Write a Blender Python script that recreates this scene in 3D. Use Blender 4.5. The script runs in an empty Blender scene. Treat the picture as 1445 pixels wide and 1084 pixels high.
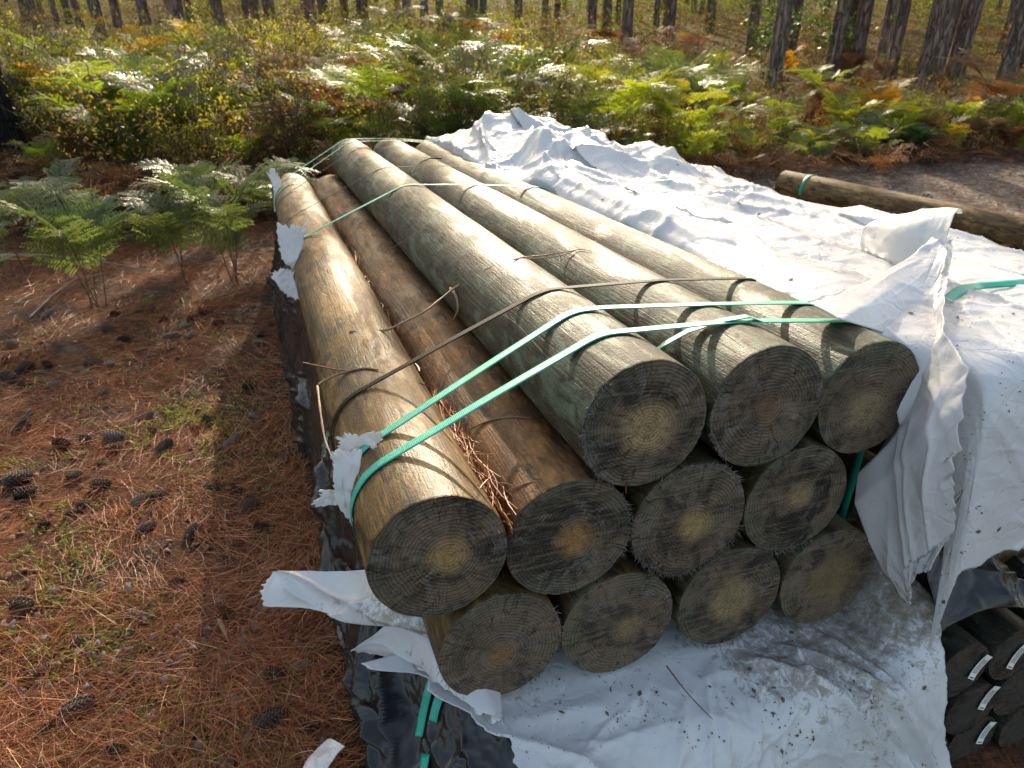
import bpy, math, random
import numpy as np
from mathutils import Matrix, Vector
rad = math.radians
SC = bpy.context.scene
COL = SC.collection
rng = np.random.default_rng(7)
random.seed(7)

# ------------------------------------------------------------------ frames
FPX, CX, CY = 1030.0, 722.5, 542.0          # photo focal length and centre in photo pixels
PT, YAW, TL, CH = rad(27.8), rad(19.0), rad(3.45), 1.58
RV = np.array([1, 0, 0.])
FW = np.array([0, math.cos(PT), -math.sin(PT)])
DN = np.array([0, -math.sin(PT), -math.cos(PT)])
D = np.array([-math.sin(YAW) * math.cos(TL), math.cos(YAW) * math.cos(TL), -math.sin(TL)])   # along the poles, away
U = np.array([math.cos(YAW), math.sin(YAW), 0.])                                            # across the stack
V = np.cross(U, D)                                                                          # up from the stack
O = np.array([0, 0, CH])


def ray(x, y): return FW + RV * (x - CX) / FPX + DN * (y - CY) / FPX
def W3(u, w, v): return O + np.multiply.outer(u, U) + np.multiply.outer(w, D) + np.multiply.outer(v, V)
def on(x, y, ax, val):
    r = ray(x, y); return O + r * (val / (r @ ax))
def uwv(P): q = np.asarray(P) - O; return q @ U, q @ D, q @ V


# ------------------------------------------------------------------ noise
_T = rng.random((64, 256, 256))


def vn(x, y, s=0):
    x = np.asarray(x, float); y = np.asarray(y, float)
    T = _T[s % 64]
    xi = np.floor(x).astype(int); yi = np.floor(y).astype(int)
    fx = x - xi; fy = y - yi
    fx = fx * fx * fx * (fx * (fx * 6 - 15) + 10); fy = fy * fy * fy * (fy * (fy * 6 - 15) + 10)
    a = T[xi & 255, yi & 255]; b = T[(xi + 1) & 255, yi & 255]
    c = T[xi & 255, (yi + 1) & 255]; d = T[(xi + 1) & 255, (yi + 1) & 255]
    return (a + (b - a) * fx) * (1 - fy) + (c + (d - c) * fx) * fy


def fbm(x, y, s=0, o=4):
    r = 0; a = .5; n = 0
    for k in range(o):
        r = r + a * vn(x * 2 ** k + 17 * k, y * 2 ** k + 31 * k, s + k); n += a; a *= .5
    return r / n


def worley(x, y, s=0):
    x = np.asarray(x, float); y = np.asarray(y, float)
    xi = np.floor(x).astype(int); yi = np.floor(y).astype(int)
    f1 = np.full(x.shape, 9.); f2 = np.full(x.shape, 9.); idv = np.zeros(x.shape)
    for i in (-1, 0, 1):
        for j in (-1, 0, 1):
            a = (xi + i) & 255; b = (yi + j) & 255
            px = xi + i + _T[(s) % 64][a, b]; py = yi + j + _T[(s + 1) % 64][a, b]
            d = np.hypot(x - px, y - py)
            nf = d < f1
            f2 = np.where(nf, f1, np.minimum(f2, d)); idv = np.where(nf, _T[(s + 2) % 64][a, b], idv); f1 = np.where(nf, d, f1)
    return f1, f2, idv


def sstep(a, b, x):
    t = np.clip((x - a) / (b - a), 0, 1); return t * t * (3 - 2 * t)


def crumple(x, y, s=0, amp=1., ax=1., ay=1.):
    """creased film: cones and ridges at three sizes"""
    wx = x + .05 * (fbm(x * 5, y * 5, s + 3) - .5); wy = y + .05 * (fbm(x * 5, y * 5, s + 9) - .5)
    h = 0
    for k, (sc, a) in enumerate(((5.5, .020), (12., .010), (25., .0042), (50., .0016))):
        f1, f2, idv = worley(wx * sc * ax + 3 * k, wy * sc * ay + 7 * k, s + 5 * k)
        m = sstep(.25, .6, fbm(x * 3, y * 3, s + k + 20, 2))
        h = h + a * (np.minimum(f2 - f1, .6) * (1.2 * idv - .3) - .25 * f1 * idv) * (.35 + .9 * m)
    return h * amp


def ridged(x, y, s=0, amp=1., oc=((2.6, .036), (5.5, .017), (12., .005), (26., .0014)), st=1.):
    """soft film wrinkles: smooth panels between narrow curved creases"""
    wx = x + .09 * (fbm(x * 2.6, y * 2.6, s + 3) - .5) * 2; wy = y + .09 * (fbm(x * 2.6 + 9, y * 2.6, s + 9) - .5) * 2
    h = 0; g = 1.
    for k, (sc, a) in enumerate(oc):
        an = .7 * k + s; c, q = math.cos(an), math.sin(an)
        p = (wx * c + wy * q) * sc * st; r = (-wx * q + wy * c) * sc / st
        n = 1 - np.abs(2 * vn(p + 5 * k, r + 11 * k, s + k) - 1)
        m = sstep(.3, .75, fbm(x * 2 + k, y * 2, s + k + 20, 2))
        h = h + a * (n ** 3.2) * (.3 + m)
    return h * amp


def folds(x, y, lst):
    """long creases: (x, y, angle, half length, width, height)"""
    h = 0
    for (cx, cy, an, ln, wd, am) in lst:
        c, s_ = math.cos(an), math.sin(an)
        a = (x - cx) * c + (y - cy) * s_; b = -(x - cx) * s_ + (y - cy) * c
        b = b + .18 * ln * (a / ln) ** 2 * (1 if (cx * 37 % 1) > .5 else -1)
        t = np.abs(b) / wd
        h = h + am * np.exp(-t * 1.2) * np.exp(-(a / ln) ** 4)
    return h


def rand_folds(n, x0, x1, y0, y1, an, dan, ln, wd, am, seed):
    r = np.random.default_rng(seed)
    return [(r.uniform(x0, x1), r.uniform(y0, y1), an + r.normal() * dan, ln * r.uniform(.4, 1.5), wd * r.uniform(.5, 1.6), am * r.uniform(-.6, 1.)) for _ in range(n)]


# ------------------------------------------------------------------ mesh helpers
def tag(o, label=None, cat=None, group=None, kind=None):
    if label: o['label'] = label
    if cat: o['category'] = cat
    if group: o['group'] = group
    if kind: o['kind'] = kind
    return o


def mesh(name, Vt, faces, mats, smooth=True, midx=None):
    """faces: list of int arrays (n x k)"""
    Vt = np.asarray(Vt, np.float32).reshape(-1, 3)
    if isinstance(faces, np.ndarray): faces = [faces]
    faces = [np.asarray(f, np.int32) for f in faces if len(f)]
    me = bpy.data.meshes.new(name)
    nl = sum(f.size for f in faces); nf = sum(len(f) for f in faces)
    me.vertices.add(len(Vt)); me.vertices.foreach_set('co', Vt.ravel())
    me.loops.add(nl); me.loops.foreach_set('vertex_index', np.concatenate([f.ravel() for f in faces]))
    me.polygons.add(nf)
    tot = np.concatenate([np.full(len(f), f.shape[1], np.int32) for f in faces])
    st = np.concatenate([[0], np.cumsum(tot)[:-1]]).astype(np.int32)
    me.polygons.foreach_set('loop_start', st)
    me.polygons.foreach_set('loop_total', tot)
    if smooth: me.polygons.foreach_set('use_smooth', np.ones(nf, bool))
    if not isinstance(mats, (list, tuple)): mats = [mats]
    for m in mats: me.materials.append(m)
    if midx is not None: me.polygons.foreach_set('material_index', np.asarray(midx, np.int32))
    me.update(calc_edges=True)
    return me


def link(name, me, parent=None, mw=None, color=None):
    o = bpy.data.objects.new(name, me); COL.objects.link(o)
    if parent is not None: o.parent = parent
    if mw is not None: o.matrix_basis = mw
    if color is not None: o.color = color
    return o


def empty(name, mw=None, loc=None):
    o = bpy.data.objects.new(name, None); COL.objects.link(o); o.empty_display_size = .1
    if mw is not None: o.matrix_basis = mw
    if loc is not None: o.location = Vector(loc)
    return o


def fattr(me, name, data, kind='FLOAT'):
    a = me.attributes.new(name, kind, 'POINT')
    a.data.foreach_set('value' if kind == 'FLOAT' else 'vector', np.asarray(data, np.float32).ravel())


def gridF(n, m, closed=False):
    i = np.arange(n - 1)[:, None]; j = np.arange(m if closed else m - 1)[None]
    k = (j + 1) % m
    return np.stack([i * m + j, i * m + k, (i + 1) * m + k, (i + 1) * m + j], -1).reshape(-1, 4)


def tube(P, r, seg=6):
    """swept tube along points P (n,3), radius r (n or scalar)"""
    P = np.asarray(P, float); n = len(P); r = np.broadcast_to(r, (n,))
    T = np.gradient(P, axis=0); T /= np.linalg.norm(T, axis=1)[:, None] + 1e-9
    ref = np.array([0.13, .31, .94]); 
    A = np.cross(T, ref); A /= np.linalg.norm(A, axis=1)[:, None] + 1e-9
    B = np.cross(T, A)
    an = np.linspace(0, 2 * np.pi, seg, endpoint=False)
    Vt = P[:, None] + r[:, None, None] * (np.cos(an)[None, :, None] * A[:, None] + np.sin(an)[None, :, None] * B[:, None])
    F = gridF(n, seg, True)
    caps = [np.arange(seg)[::-1][None], (np.arange(seg) + (n - 1) * seg)[None]]
    return Vt.reshape(-1, 3), F, caps


class MB:
    def __init__(s): s.v = []; s.f = {}; s.n = 0
    def add(s, Vt, *Fs):
        Vt = np.asarray(Vt, float).reshape(-1, 3)
        for F in Fs:
            F = np.asarray(F, int)
            s.f.setdefault(F.shape[1], []).append(F + s.n)
        s.v.append(Vt); s.n += len(Vt); return s
    def tube(s, P, r, seg=6):
        v, f, c = tube(P, r, seg); return s.add(v, f, *c)
    def mesh(s, name, mat, smooth=True):
        return mesh(name, np.concatenate(s.v), [np.concatenate(x) for x in s.f.values()], mat, smooth)


def two_sided(Vt, F, n, m, th):
    """a film with real thickness: outer sheet, inner sheet th below it, rim. returns verts, faces, material index"""
    G = Vt.reshape(n, m, 3)
    a = np.gradient(G, axis=0); b = np.gradient(G, axis=1)
    N = np.cross(b, a); N /= np.linalg.norm(N, axis=-1)[..., None] + 1e-9
    inner = (G - N * th).reshape(-1, 3)
    k = n * m
    Fi = F[:, ::-1] + k
    ids = np.arange(k).reshape(n, m)
    loop = np.concatenate([ids[0, :], ids[1:, -1], ids[-1, -2::-1], ids[-2:0:-1, 0]])
    nx = np.roll(loop, -1)
    rim = np.stack([loop, loop + k, nx + k, nx], -1)
    return np.concatenate([Vt, inner]), [F, rim, Fi], np.concatenate([np.zeros(len(F) + len(rim)), np.ones(len(Fi))])


# ------------------------------------------------------------------ materials
class NT:
    def __init__(s, name):
        s.m = bpy.data.materials.new(name); s.m.use_nodes = True
        s.t = s.m.node_tree; s.t.nodes.clear()
        s.out = s.n('ShaderNodeOutputMaterial')
    def n(s, ty, **kw):
        nd = s.t.nodes.new(ty)
        for k, v in kw.items(): setattr(nd, k, v)
        return nd
    def set(s, nd, key, val):
        if hasattr(val, 'is_output') or isinstance(val, bpy.types.NodeSocket): s.t.links.new(val, nd.inputs[key])
        else: nd.inputs[key].default_value = val
    def mix(s, f, a, b, mode='MIX'):
        nd = s.n('ShaderNodeMix', data_type='RGBA', blend_type=mode)
        for k, v in ((0, f), (6, a), (7, b)):
            if not isinstance(v, bpy.types.NodeSocket) and k and len(v) == 3: v = (*v, 1)
            s.set(nd, k, v)
        return nd.outputs[2]
    def math(s, op, a, b=None, c=None):
        nd = s.n('ShaderNodeMath', operation=op)
        s.set(nd, 0, a)
        if b is not None: s.set(nd, 1, b)
        if c is not None: s.set(nd, 2, c)
        return nd.outputs[0]
    def ramp(s, f, stops, interp='LINEAR'):
        nd = s.n('ShaderNodeValToRGB'); nd.color_ramp.interpolation = interp
        e = nd.color_ramp.elements
        while len(e) < len(stops): e.new(.5)
        for x, (p, c) in zip(e, stops):
            x.position = p; x.color = (c, c, c, 1) if isinstance(c, (int, float)) else (*c, 1)
        s.set(nd, 0, f); return nd.outputs[0]
    def noise(s, vec, scale, detail=4, rough=.55, dist=0):
        nd = s.n('ShaderNodeTexNoise'); s.set(nd, 'Scale', scale); s.set(nd, 'Detail', detail); s.set(nd, 'Roughness', rough); s.set(nd, 'Distortion', dist)
        if vec is not None: s.set(nd, 'Vector', vec)
        return nd.outputs[0]
    def vor(s, vec, scale, feature='F1', out=0):
        nd = s.n('ShaderNodeTexVoronoi', feature=feature); s.set(nd, 'Scale', scale)
        if vec is not None: s.set(nd, 'Vector', vec)
        return nd.outputs[out]
    def mapping(s, vec, scale=(1, 1, 1), loc=(0, 0, 0), rot=(0, 0, 0)):
        nd = s.n('ShaderNodeMapping'); s.set(nd, 'Vector', vec); s.set(nd, 'Scale', scale); s.set(nd, 'Location', loc); s.set(nd, 'Rotation', rot)
        return nd.outputs[0]
    def obj(s): return s.n('ShaderNodeTexCoord').outputs['Object']
    def info(s): return s.n('ShaderNodeObjectInfo')
    def vadd(s, a, b):
        nd = s.n('ShaderNodeVectorMath', operation='ADD'); s.set(nd, 0, a); s.set(nd, 1, b); return nd.outputs[0]
    def bump(s, h, strength=.5, dist=.01, nrm=None):
        nd = s.n('ShaderNodeBump'); s.set(nd, 'Height', h); s.set(nd, 'Strength', strength); s.set(nd, 'Distance', dist)
        if nrm is not None: s.set(nd, 'Normal', nrm)
        return nd.outputs[0]
    def pbr(s, col, rough=.5, normal=None, spec=.5, **kw):
        nd = s.n('ShaderNodeBsdfPrincipled')
        s.set(nd, 'Base Color', col if isinstance(col, bpy.types.NodeSocket) else (*col, 1)); s.set(nd, 'Roughness', rough); s.set(nd, 'Specular IOR Level', spec)
        if normal is not None: s.set(nd, 'Normal', normal)
        for k, v in kw.items(): s.set(nd, k, v)
        return nd.outputs[0]
    def done(s, sh): s.t.links.new(sh, s.out.inputs[0]); return s.m
    def addtrans(s, sh, col, f):
        t = s.n('ShaderNodeBsdfTranslucent'); s.set(t, 0, col if isinstance(col, bpy.types.NodeSocket) else (*col, 1))
        m = s.n('ShaderNodeMixShader'); s.set(m, 0, f); s.set(m, 1, sh); s.set(m, 2, t.outputs[0]); return m.outputs[0]


def mat_shaft():
    k = NT('weathered_pole_wood'); inf = k.info(); co = k.obj()
    off = k.n('ShaderNodeCombineXYZ'); k.set(off, 0, k.math('MULTIPLY', inf.outputs['Random'], 37.)); k.set(off, 1, k.math('MULTIPLY', inf.outputs['Random'], 91.))
    p = k.vadd(co, off.outputs[0])
    grain = k.noise(k.mapping(p, (55, 2.2, 55)), 1, 5, .65, .6)
    fine = k.noise(k.mapping(p, (240, 9, 240)), 1, 3, .6)
    blot = k.noise(k.mapping(p, (9, 3.2, 9)), 1, 6, .62, 1.2)
    big = k.noise(k.mapping(p, (5, 1.1, 5)), 1, 3, .5, .4)
    base = inf.outputs['Color']
    dark = k.mix(1., base, (.27, .24, .22), 'MULTIPLY')
    pale = k.mix(.5, k.mix(1., base, (1.5, 1.5, 1.5), 'MULTIPLY'), (.28, .25, .185))
    c = k.mix(k.ramp(blot, [(.40, 0), (.60, 1)]), dark, base)
    c = k.mix(k.math('MULTIPLY', k.ramp(big, [(.5, 0), (.72, 1)]), .45), c, pale)
    c = k.mix(k.math('MULTIPLY', k.ramp(grain, [(.42, 1), (.6, 0)]), .55), c, dark)
    sx_ = k.n('ShaderNodeSeparateXYZ'); k.set(sx_, 0, p)
    cat_ = k.math('SINE', k.math('ADD', k.math('MULTIPLY', k.math('ADD', sx_.outputs[0], sx_.outputs[2]), 260.), k.math('MULTIPLY', k.noise(k.mapping(p, (7, 1.5, 7), (4, 4, 1)), 1, 2), 60.)))
    c = k.mix(k.math('MULTIPLY', k.ramp(cat_, [(.5, 0), (1, 1)]), .3), c, dark)
    b2 = k.noise(k.mapping(p, (26, 9, 26), (2, 9, 4)), 1, 6, .7, 1.)
    c = k.mix(k.math('MULTIPLY', k.ramp(b2, [(.5, 0), (.6, 1)]), .6), c, dark)
    c = k.mix(k.math('MULTIPLY', k.ramp(b2, [(.34, 1), (.42, 0)]), .5), c, pale)
    # copper green bloom
    gb = k.noise(k.mapping(p, (14, 6, 14), (3, 5, 9)), 1, 6, .7, .8)
    c = k.mix(k.math('MULTIPLY', k.ramp(gb, [(.50, 0), (.62, 1)]), k.math('MULTIPLY', inf.outputs['Alpha'], .75)), c, (.135, .19, .125))
    # black mould stains with their own shapes
    st = k.noise(k.mapping(p, (16, 5, 16), (8, 1, 2)), 1, 7, .68, 2.)
    c = k.mix(k.math('MULTIPLY', k.ramp(st, [(.535, 0), (.60, 1)]), .82), c, (.022, .017, .012))
    # knots
    vo = k.n('ShaderNodeTexVoronoi'); k.set(vo, 'Vector', k.mapping(p, (5.5, 1.9, 5.5))); k.set(vo, 'Scale', 1.)
    kn = k.ramp(vo.outputs['Distance'], [(.05, 1), (.12, .5), (.2, 0)])
    c = k.mix(k.math('MULTIPLY', kn, .85), c, (.045, .025, .011))
    # drying checks along the grain
    ck = k.vor(k.mapping(p, (60, 3.2, 60)), 1, 'DISTANCE_TO_EDGE')
    ckm = k.math('MULTIPLY', k.ramp(ck, [(0, 1), (.022, 0)]), k.ramp(k.noise(k.mapping(p, (12, 2, 12)), 1, 2), [(.58, 0), (.68, 1)]))
    c = k.mix(k.math('MULTIPLY', ckm, .75), c, (.02, .014, .01))
    c = k.mix(k.ramp(k.noise(p, 330, 2), [(.66, 0), (.74, .5)]), c, (.4, .37, .3))
    wet = k.noise(k.mapping(p, (6, 1.6, 6), (1, 7, 4)), 1, 5, .65, .8)
    c = k.mix(k.math('MULTIPLY', k.ramp(wet, [(.50, 0), (.60, 1)]), .62), c, k.mix(1., c, (.30, .30, .30), 'MULTIPLY'))
    c = k.mix(k.math('MULTIPLY', k.ramp(k.noise(k.mapping(p, (45, 20, 45)), 1, 5, .75), [(.52, 0), (.62, 1)]), .45), c, (.03, .024, .016))
    h = k.math('ADD', k.math('MULTIPLY', grain, .6), k.math('ADD', k.math('MULTIPLY', fine, .35), k.math('MULTIPLY', ckm, -.35)))
    h = k.math('ADD', h, k.math('MULTIPLY', k.noise(p, 160, 4, .7), .5))
    nr = k.bump(h, .8, .004)
    ro = k.ramp(wet, [(.46, .66), (.60, .33)])
    return k.done(k.pbr(c, ro, nr, .27))


def mat_end(dk=1.):
    k = NT('sawn_end_grain'); inf = k.info(); 
    at = k.n('ShaderNodeAttribute', attribute_name='gp'); p = at.outputs['Vector']
    off = k.n('ShaderNodeCombineXYZ'); k.set(off, 0, k.math('MULTIPLY', inf.outputs['Random'], 53.)); k.set(off, 2, k.math('MULTIPLY', inf.outputs['Random'], 29.))
    q = k.vadd(p, off.outputs[0])
    ds = k.math('MULTIPLY', k.math('SUBTRACT', k.noise(q, 14, 4), .5), .022)
    ln = k.n('ShaderNodeVectorMath', operation='LENGTH'); k.set(ln, 0, p)
    r = k.math('ADD', ln.outputs['Value'], ds)
    warp = k.math('ADD', k.math('MULTIPLY', r, 2 * math.pi / .0064), k.math('MULTIPLY', k.noise(q, 30, 3), 3.))
    ring = k.math('MULTIPLY_ADD', k.math('SINE', warp), .5, .5)
    ring = k.math('POWER', ring, 1.6)
    ringamp = k.ramp(k.noise(q, 18, 3), [(.35, .15), (.65, 1)])
    rel = k.math('DIVIDE', r, .118)
    heart = k.math('SUBTRACT', inf.outputs['Alpha'], k.math('ADD', rel, k.math('MULTIPLY', k.math('SUBTRACT', k.noise(q, 38, 6, .7), .5), .24)))
    hm = k.ramp(k.math('MULTIPLY_ADD', heart, 4., .5), [(.0, 0), (1., 1)])
    big = k.noise(q, 11, 5, .65, 1.)
    sap = k.mix(k.ramp(k.math('ADD', big, k.math('MULTIPLY', k.math('SUBTRACT', inf.outputs['Random'], .5), .10)), [(.40, 0), (.58, 1)]), (.026, .019, .014), (.175, .125, .08))
    # saw marks
    saw = k.noise(k.mapping(q, (7, 1, 150), (0, 0, 0), (0, .55, 0)), 1, 4, .6, .3)
    sap = k.mix(k.math('MULTIPLY', k.ramp(saw, [(.5, 0), (.62, 1)]), .5), sap, (.26, .19, .12))
    sap = k.mix(k.math('MULTIPLY', k.ramp(k.noise(q, 17, 6, .72, 1.5), [(.53, 0), (.63, 1)]), .6), sap, (.23, .21, .185))
    sap = k.mix(k.math('MULTIPLY', k.ramp(rel, [(.62, 0), (.95, .55)]), k.ramp(k.noise(q, 9, 3), [(.4, 0), (.6, 1)])), sap, (.13, .135, .09))
    hcol = k.mix(1., inf.outputs['Color'], (1.45, 1.4, 1.35), 'MULTIPLY')
    hc = k.mix(k.math('MULTIPLY', k.ramp(k.noise(q, 85, 5, .7), [(.35, 1), (.55, 0)]), .55), hcol, (.12, .08, .04))
    c = k.mix(hm, sap, hc)
    c = k.mix(k.math('MULTIPLY', k.math('MULTIPLY', ring, ringamp), k.math('MULTIPLY_ADD', hm, -.3, .62)), c, k.mix(1., c, (.28, .26, .25), 'MULTIPLY'))
    # radial checks
    sx = k.n('ShaderNodeSeparateXYZ'); k.set(sx, 0, p)
    an = k.math('ARCTAN2', sx.outputs[0], sx.outputs[2])
    cv = k.n('ShaderNodeCombineXYZ'); k.set(cv, 0, k.math('MULTIPLY', an, 9.)); k.set(cv, 1, k.math('MULTIPLY', r, 16.)); k.set(cv, 2, k.math('MULTIPLY', inf.outputs['Random'], 20.))
    ck = k.vor(cv.outputs[0], 1.2, 'DISTANCE_TO_EDGE')
    ckm = k.ramp(ck, [(0, 1), (.045, 0)])
    ckm = k.math('MULTIPLY', ckm, k.ramp(k.noise(cv.outputs[0], .8, 2), [(.45, 0), (.6, 1)]))
    c = k.mix(k.math('MULTIPLY', ckm, .7), c, (.01, .008, .006))
    c = k.mix(k.ramp(k.noise(q, 300, 4, .75), [(.58, 0), (.72, .85)]), c, (.36, .31, .23))
    c = k.mix(k.ramp(k.noise(q, 60, 6, .75), [(.66, 0), (.8, .6)]), c, (.015, .012, .01))
    h = k.math('ADD', k.math('MULTIPLY', ring, -.45), k.math('MULTIPLY', saw, .6))
    h = k.math('ADD', h, k.math('ADD', k.math('MULTIPLY', ckm, -1.2), k.math('MULTIPLY', k.noise(q, 260, 4, .75), 1.)))
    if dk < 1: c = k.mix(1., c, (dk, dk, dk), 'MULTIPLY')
    return k.done(k.pbr(c, .68, k.bump(h, 1., .004), .35))


def mat_film(name, col, rough, dirt=True, trans=0., finescale=1., bump=.52):
    k = NT(name); co = k.obj()
    c = k.mix(k.ramp(k.noise(co, 6, 4), [(.35, 0), (.65, 1)]), tuple(x * .93 for x in col), col)
    if dirt:
        d = k.n('ShaderNodeAttribute', attribute_name='dirt').outputs['Fac']
        f = k.math('ADD', d, k.math('MULTIPLY', k.math('SUBTRACT', k.noise(co, 42, 9, .76, .5), .5), 1.7))
        c = k.mix(k.ramp(f, [(.45, 0), (.54, .5), (.62, .62), (.85, .92)]), c, k.mix(k.noise(co, 20, 3), (.24, .17, .10), (.10, .085, .045)))
        c = k.mix(k.ramp(k.noise(co, 3.2, 5, .65), [(.5, 0), (.7, .22)]), c, (.52, .47, .38))
        sp = k.vor(co, 75); c = k.mix(k.math('MULTIPLY', k.ramp(sp, [(.07, 1), (.12, 0)]), k.ramp(k.noise(co, 5, 3), [(.54, 0), (.62, 1)])), c, (.05, .035, .02))
    wn_ = k.n('ShaderNodeTexNoise'); k.set(wn_, 'Vector', co); k.set(wn_, 'Scale', 7.); ws_ = k.n('ShaderNodeVectorMath', operation='SCALE'); k.set(ws_, 0, wn_.outputs[1]); k.set(ws_, 'Scale', .12); wv_ = ws_.outputs[0]
    f1 = k.vor(k.mapping(k.vadd(co, wv_), (1, 1, 1), (0, 0, 0), (.3, .5, .2)), 19 * finescale, 'DISTANCE_TO_EDGE')
    rn = k.n('ShaderNodeTexNoise', noise_type='RIDGED_MULTIFRACTAL'); k.set(rn, 'Vector', co); k.set(rn, 'Scale', 9 * finescale); k.set(rn, 'Detail', 4); k.set(rn, 'Distortion', .8)
    w2 = k.noise(k.mapping(co, (46 * finescale, 13 * finescale, 30 * finescale), (0, 0, 0), (0, 0, .5)), 1, 3, .6, 1.4)
    msk = k.ramp(k.noise(co, 4, 3), [(.42, .1), (.62, 1)])
    h = k.math('ADD', k.math('MULTIPLY', k.math('MULTIPLY', k.math('MINIMUM', f1, .12), 1.6), msk), k.math('ADD', k.math('MULTIPLY', rn.outputs[0], .55), k.math('MULTIPLY', w2, k.math('MULTIPLY', msk, .6))))
    nr = k.bump(h, bump, .009)
    ro = k.ramp(k.noise(co, 8, 4), [(.3, rough * .8), (.7, rough * 1.35)])
    sh = k.pbr(c, ro, nr, .5)
    if trans: sh = k.addtrans(sh, c, trans)
    return k.done(sh)


def mat_leaf(name, c1, c2, trans=.35, rough=.42, spec=.5, tcol=None, sc=9.):
    k = NT(name); inf = k.info(); co = k.obj()
    f = k.math('ADD', k.math('MULTIPLY', inf.outputs['Random'], .6), k.math('MULTIPLY', k.noise(co, sc, 3), .5))
    c = k.mix(k.ramp(f, [(.2, 0), (.85, 1)]), c1, c2)
    t = k.mix(1., c, tcol or (1.5, 1.7, .7), 'MULTIPLY')
    return k.done(k.addtrans(k.pbr(c, rough, None, spec), t, trans))


def mat_bark(name, a, b, sc=1.):
    k = NT(name); co = k.obj(); inf = k.info()
    off = k.n('ShaderNodeCombineXYZ'); k.set(off, 0, k.math('MULTIPLY', inf.outputs['Random'], 40.)); p = k.vadd(co, off.outputs[0])
    pl = k.math('MULTIPLY', k.math('ABSOLUTE', k.math('SUBTRACT', k.noise(k.mapping(p, (15 * sc, 15 * sc, 2.6 * sc)), 1, 5, .6, .8), .5)), 2.2)
    n1 = k.noise(k.mapping(p, (30, 30, 8)), 1, 6, .7, .6)
    f = k.math('ADD', k.ramp(pl, [(0, 0), (.25, .6)]), k.math('MULTIPLY', n1, .5))
    c = k.mix(k.ramp(f, [(.2, 0), (.9, 1)]), a, b)
    return k.done(k.pbr(c, .85, k.bump(f, .9, .03), .2))


def mat_plain(name, c1, c2, rough=.6, sc=20., spec=.4, rnd=.5, bump=0):
    k = NT(name); inf = k.info(); co = k.obj()
    f = k.math('ADD', k.math('MULTIPLY', inf.outputs['Random'], rnd), k.math('MULTIPLY', k.noise(co, sc, 5, .65), 1 - rnd * .5))
    c = k.mix(k.ramp(f, [(.25, 0), (.8, 1)]), c1, c2)
    return k.done(k.pbr(c, rough, k.bump(k.noise(co, sc * 4, 4), bump, .004) if bump else None, spec))


def mat_ground():
    k = NT('forest_floor'); co = k.obj()
    n1 = k.noise(co, 3.2, 6, .65); n2 = k.noise(k.mapping(co, (90, 14, 40), (0, 0, 0), (0, 0, .6)), 1, 4, .65, 1.2); n3 = k.noise(k.mapping(co, (14, 90, 40), (0, 0, 0), (0, 0, .35)), 1, 4, .65, 1.2)
    lit = k.mix(k.ramp(n2, [(.38, 0), (.66, 1)]), (.04, .017, .008), (.26, .088, .028))
    lit = k.mix(k.math('MULTIPLY', k.ramp(n3, [(.52, 0), (.66, 1)]), .8), lit, (.32, .125, .045))
    soil = k.mix(k.noise(co, 60, 6, .7), (.018, .013, .010), (.075, .06, .048))
    c = k.mix(k.ramp(n1, [(.40, 0), (.58, 1)]), soil, lit)
    moss = k.ramp(k.noise(co, 4.6, 6, .7, .5), [(.57, 0), (.68, .7)])
    c = k.mix(k.math('MULTIPLY', moss, k.ramp(k.noise(co, 130, 3), [(.45, 0), (.6, 1)])), c, (.075, .085, .02))
    gr = k.n('ShaderNodeAttribute', attribute_name='gravel').outputs['Fac']
    gv = k.n('ShaderNodeTexVoronoi'); k.set(gv, 'Vector', co); k.set(gv, 'Scale', 42.)
    gc = k.mix(k.ramp(gv.outputs['Color'], [(.2, 0), (.9, 1)]), (.10, .085, .07), (.34, .30, .25))
    gc = k.mix(k.ramp(k.noise(co, 9, 5, .7), [(.48, 0), (.58, 1)]), gc, (.15, .075, .04))
    c = k.mix(k.ramp(k.math('ADD', gr, k.math('MULTIPLY', k.math('SUBTRACT', k.noise(co, 4, 5), .5), .8)), [(.4, 0), (.6, 1)]), c, gc)
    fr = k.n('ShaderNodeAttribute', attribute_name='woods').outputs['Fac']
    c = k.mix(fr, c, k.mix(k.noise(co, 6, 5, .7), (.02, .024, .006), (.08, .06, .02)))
    h = k.math('ADD', k.noise(co, 90, 6, .75), k.math('ADD', n2, n3))
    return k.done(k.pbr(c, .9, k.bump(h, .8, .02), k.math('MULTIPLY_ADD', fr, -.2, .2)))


def mat_needles():
    k = NT('dry_pine_needles')
    a = k.n('ShaderNodeAttribute', attribute_name='nv').outputs['Fac']
    c = k.ramp(a, [(0, (.045, .022, .013)), (.3, (.19, .055, .018)), (.62, (.40, .13, .04)), (.86, (.52, .23, .085)), (.95, (.58, .42, .22))])
    return k.done(k.addtrans(k.pbr(c, .5, None, .45), c, .12))


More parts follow.
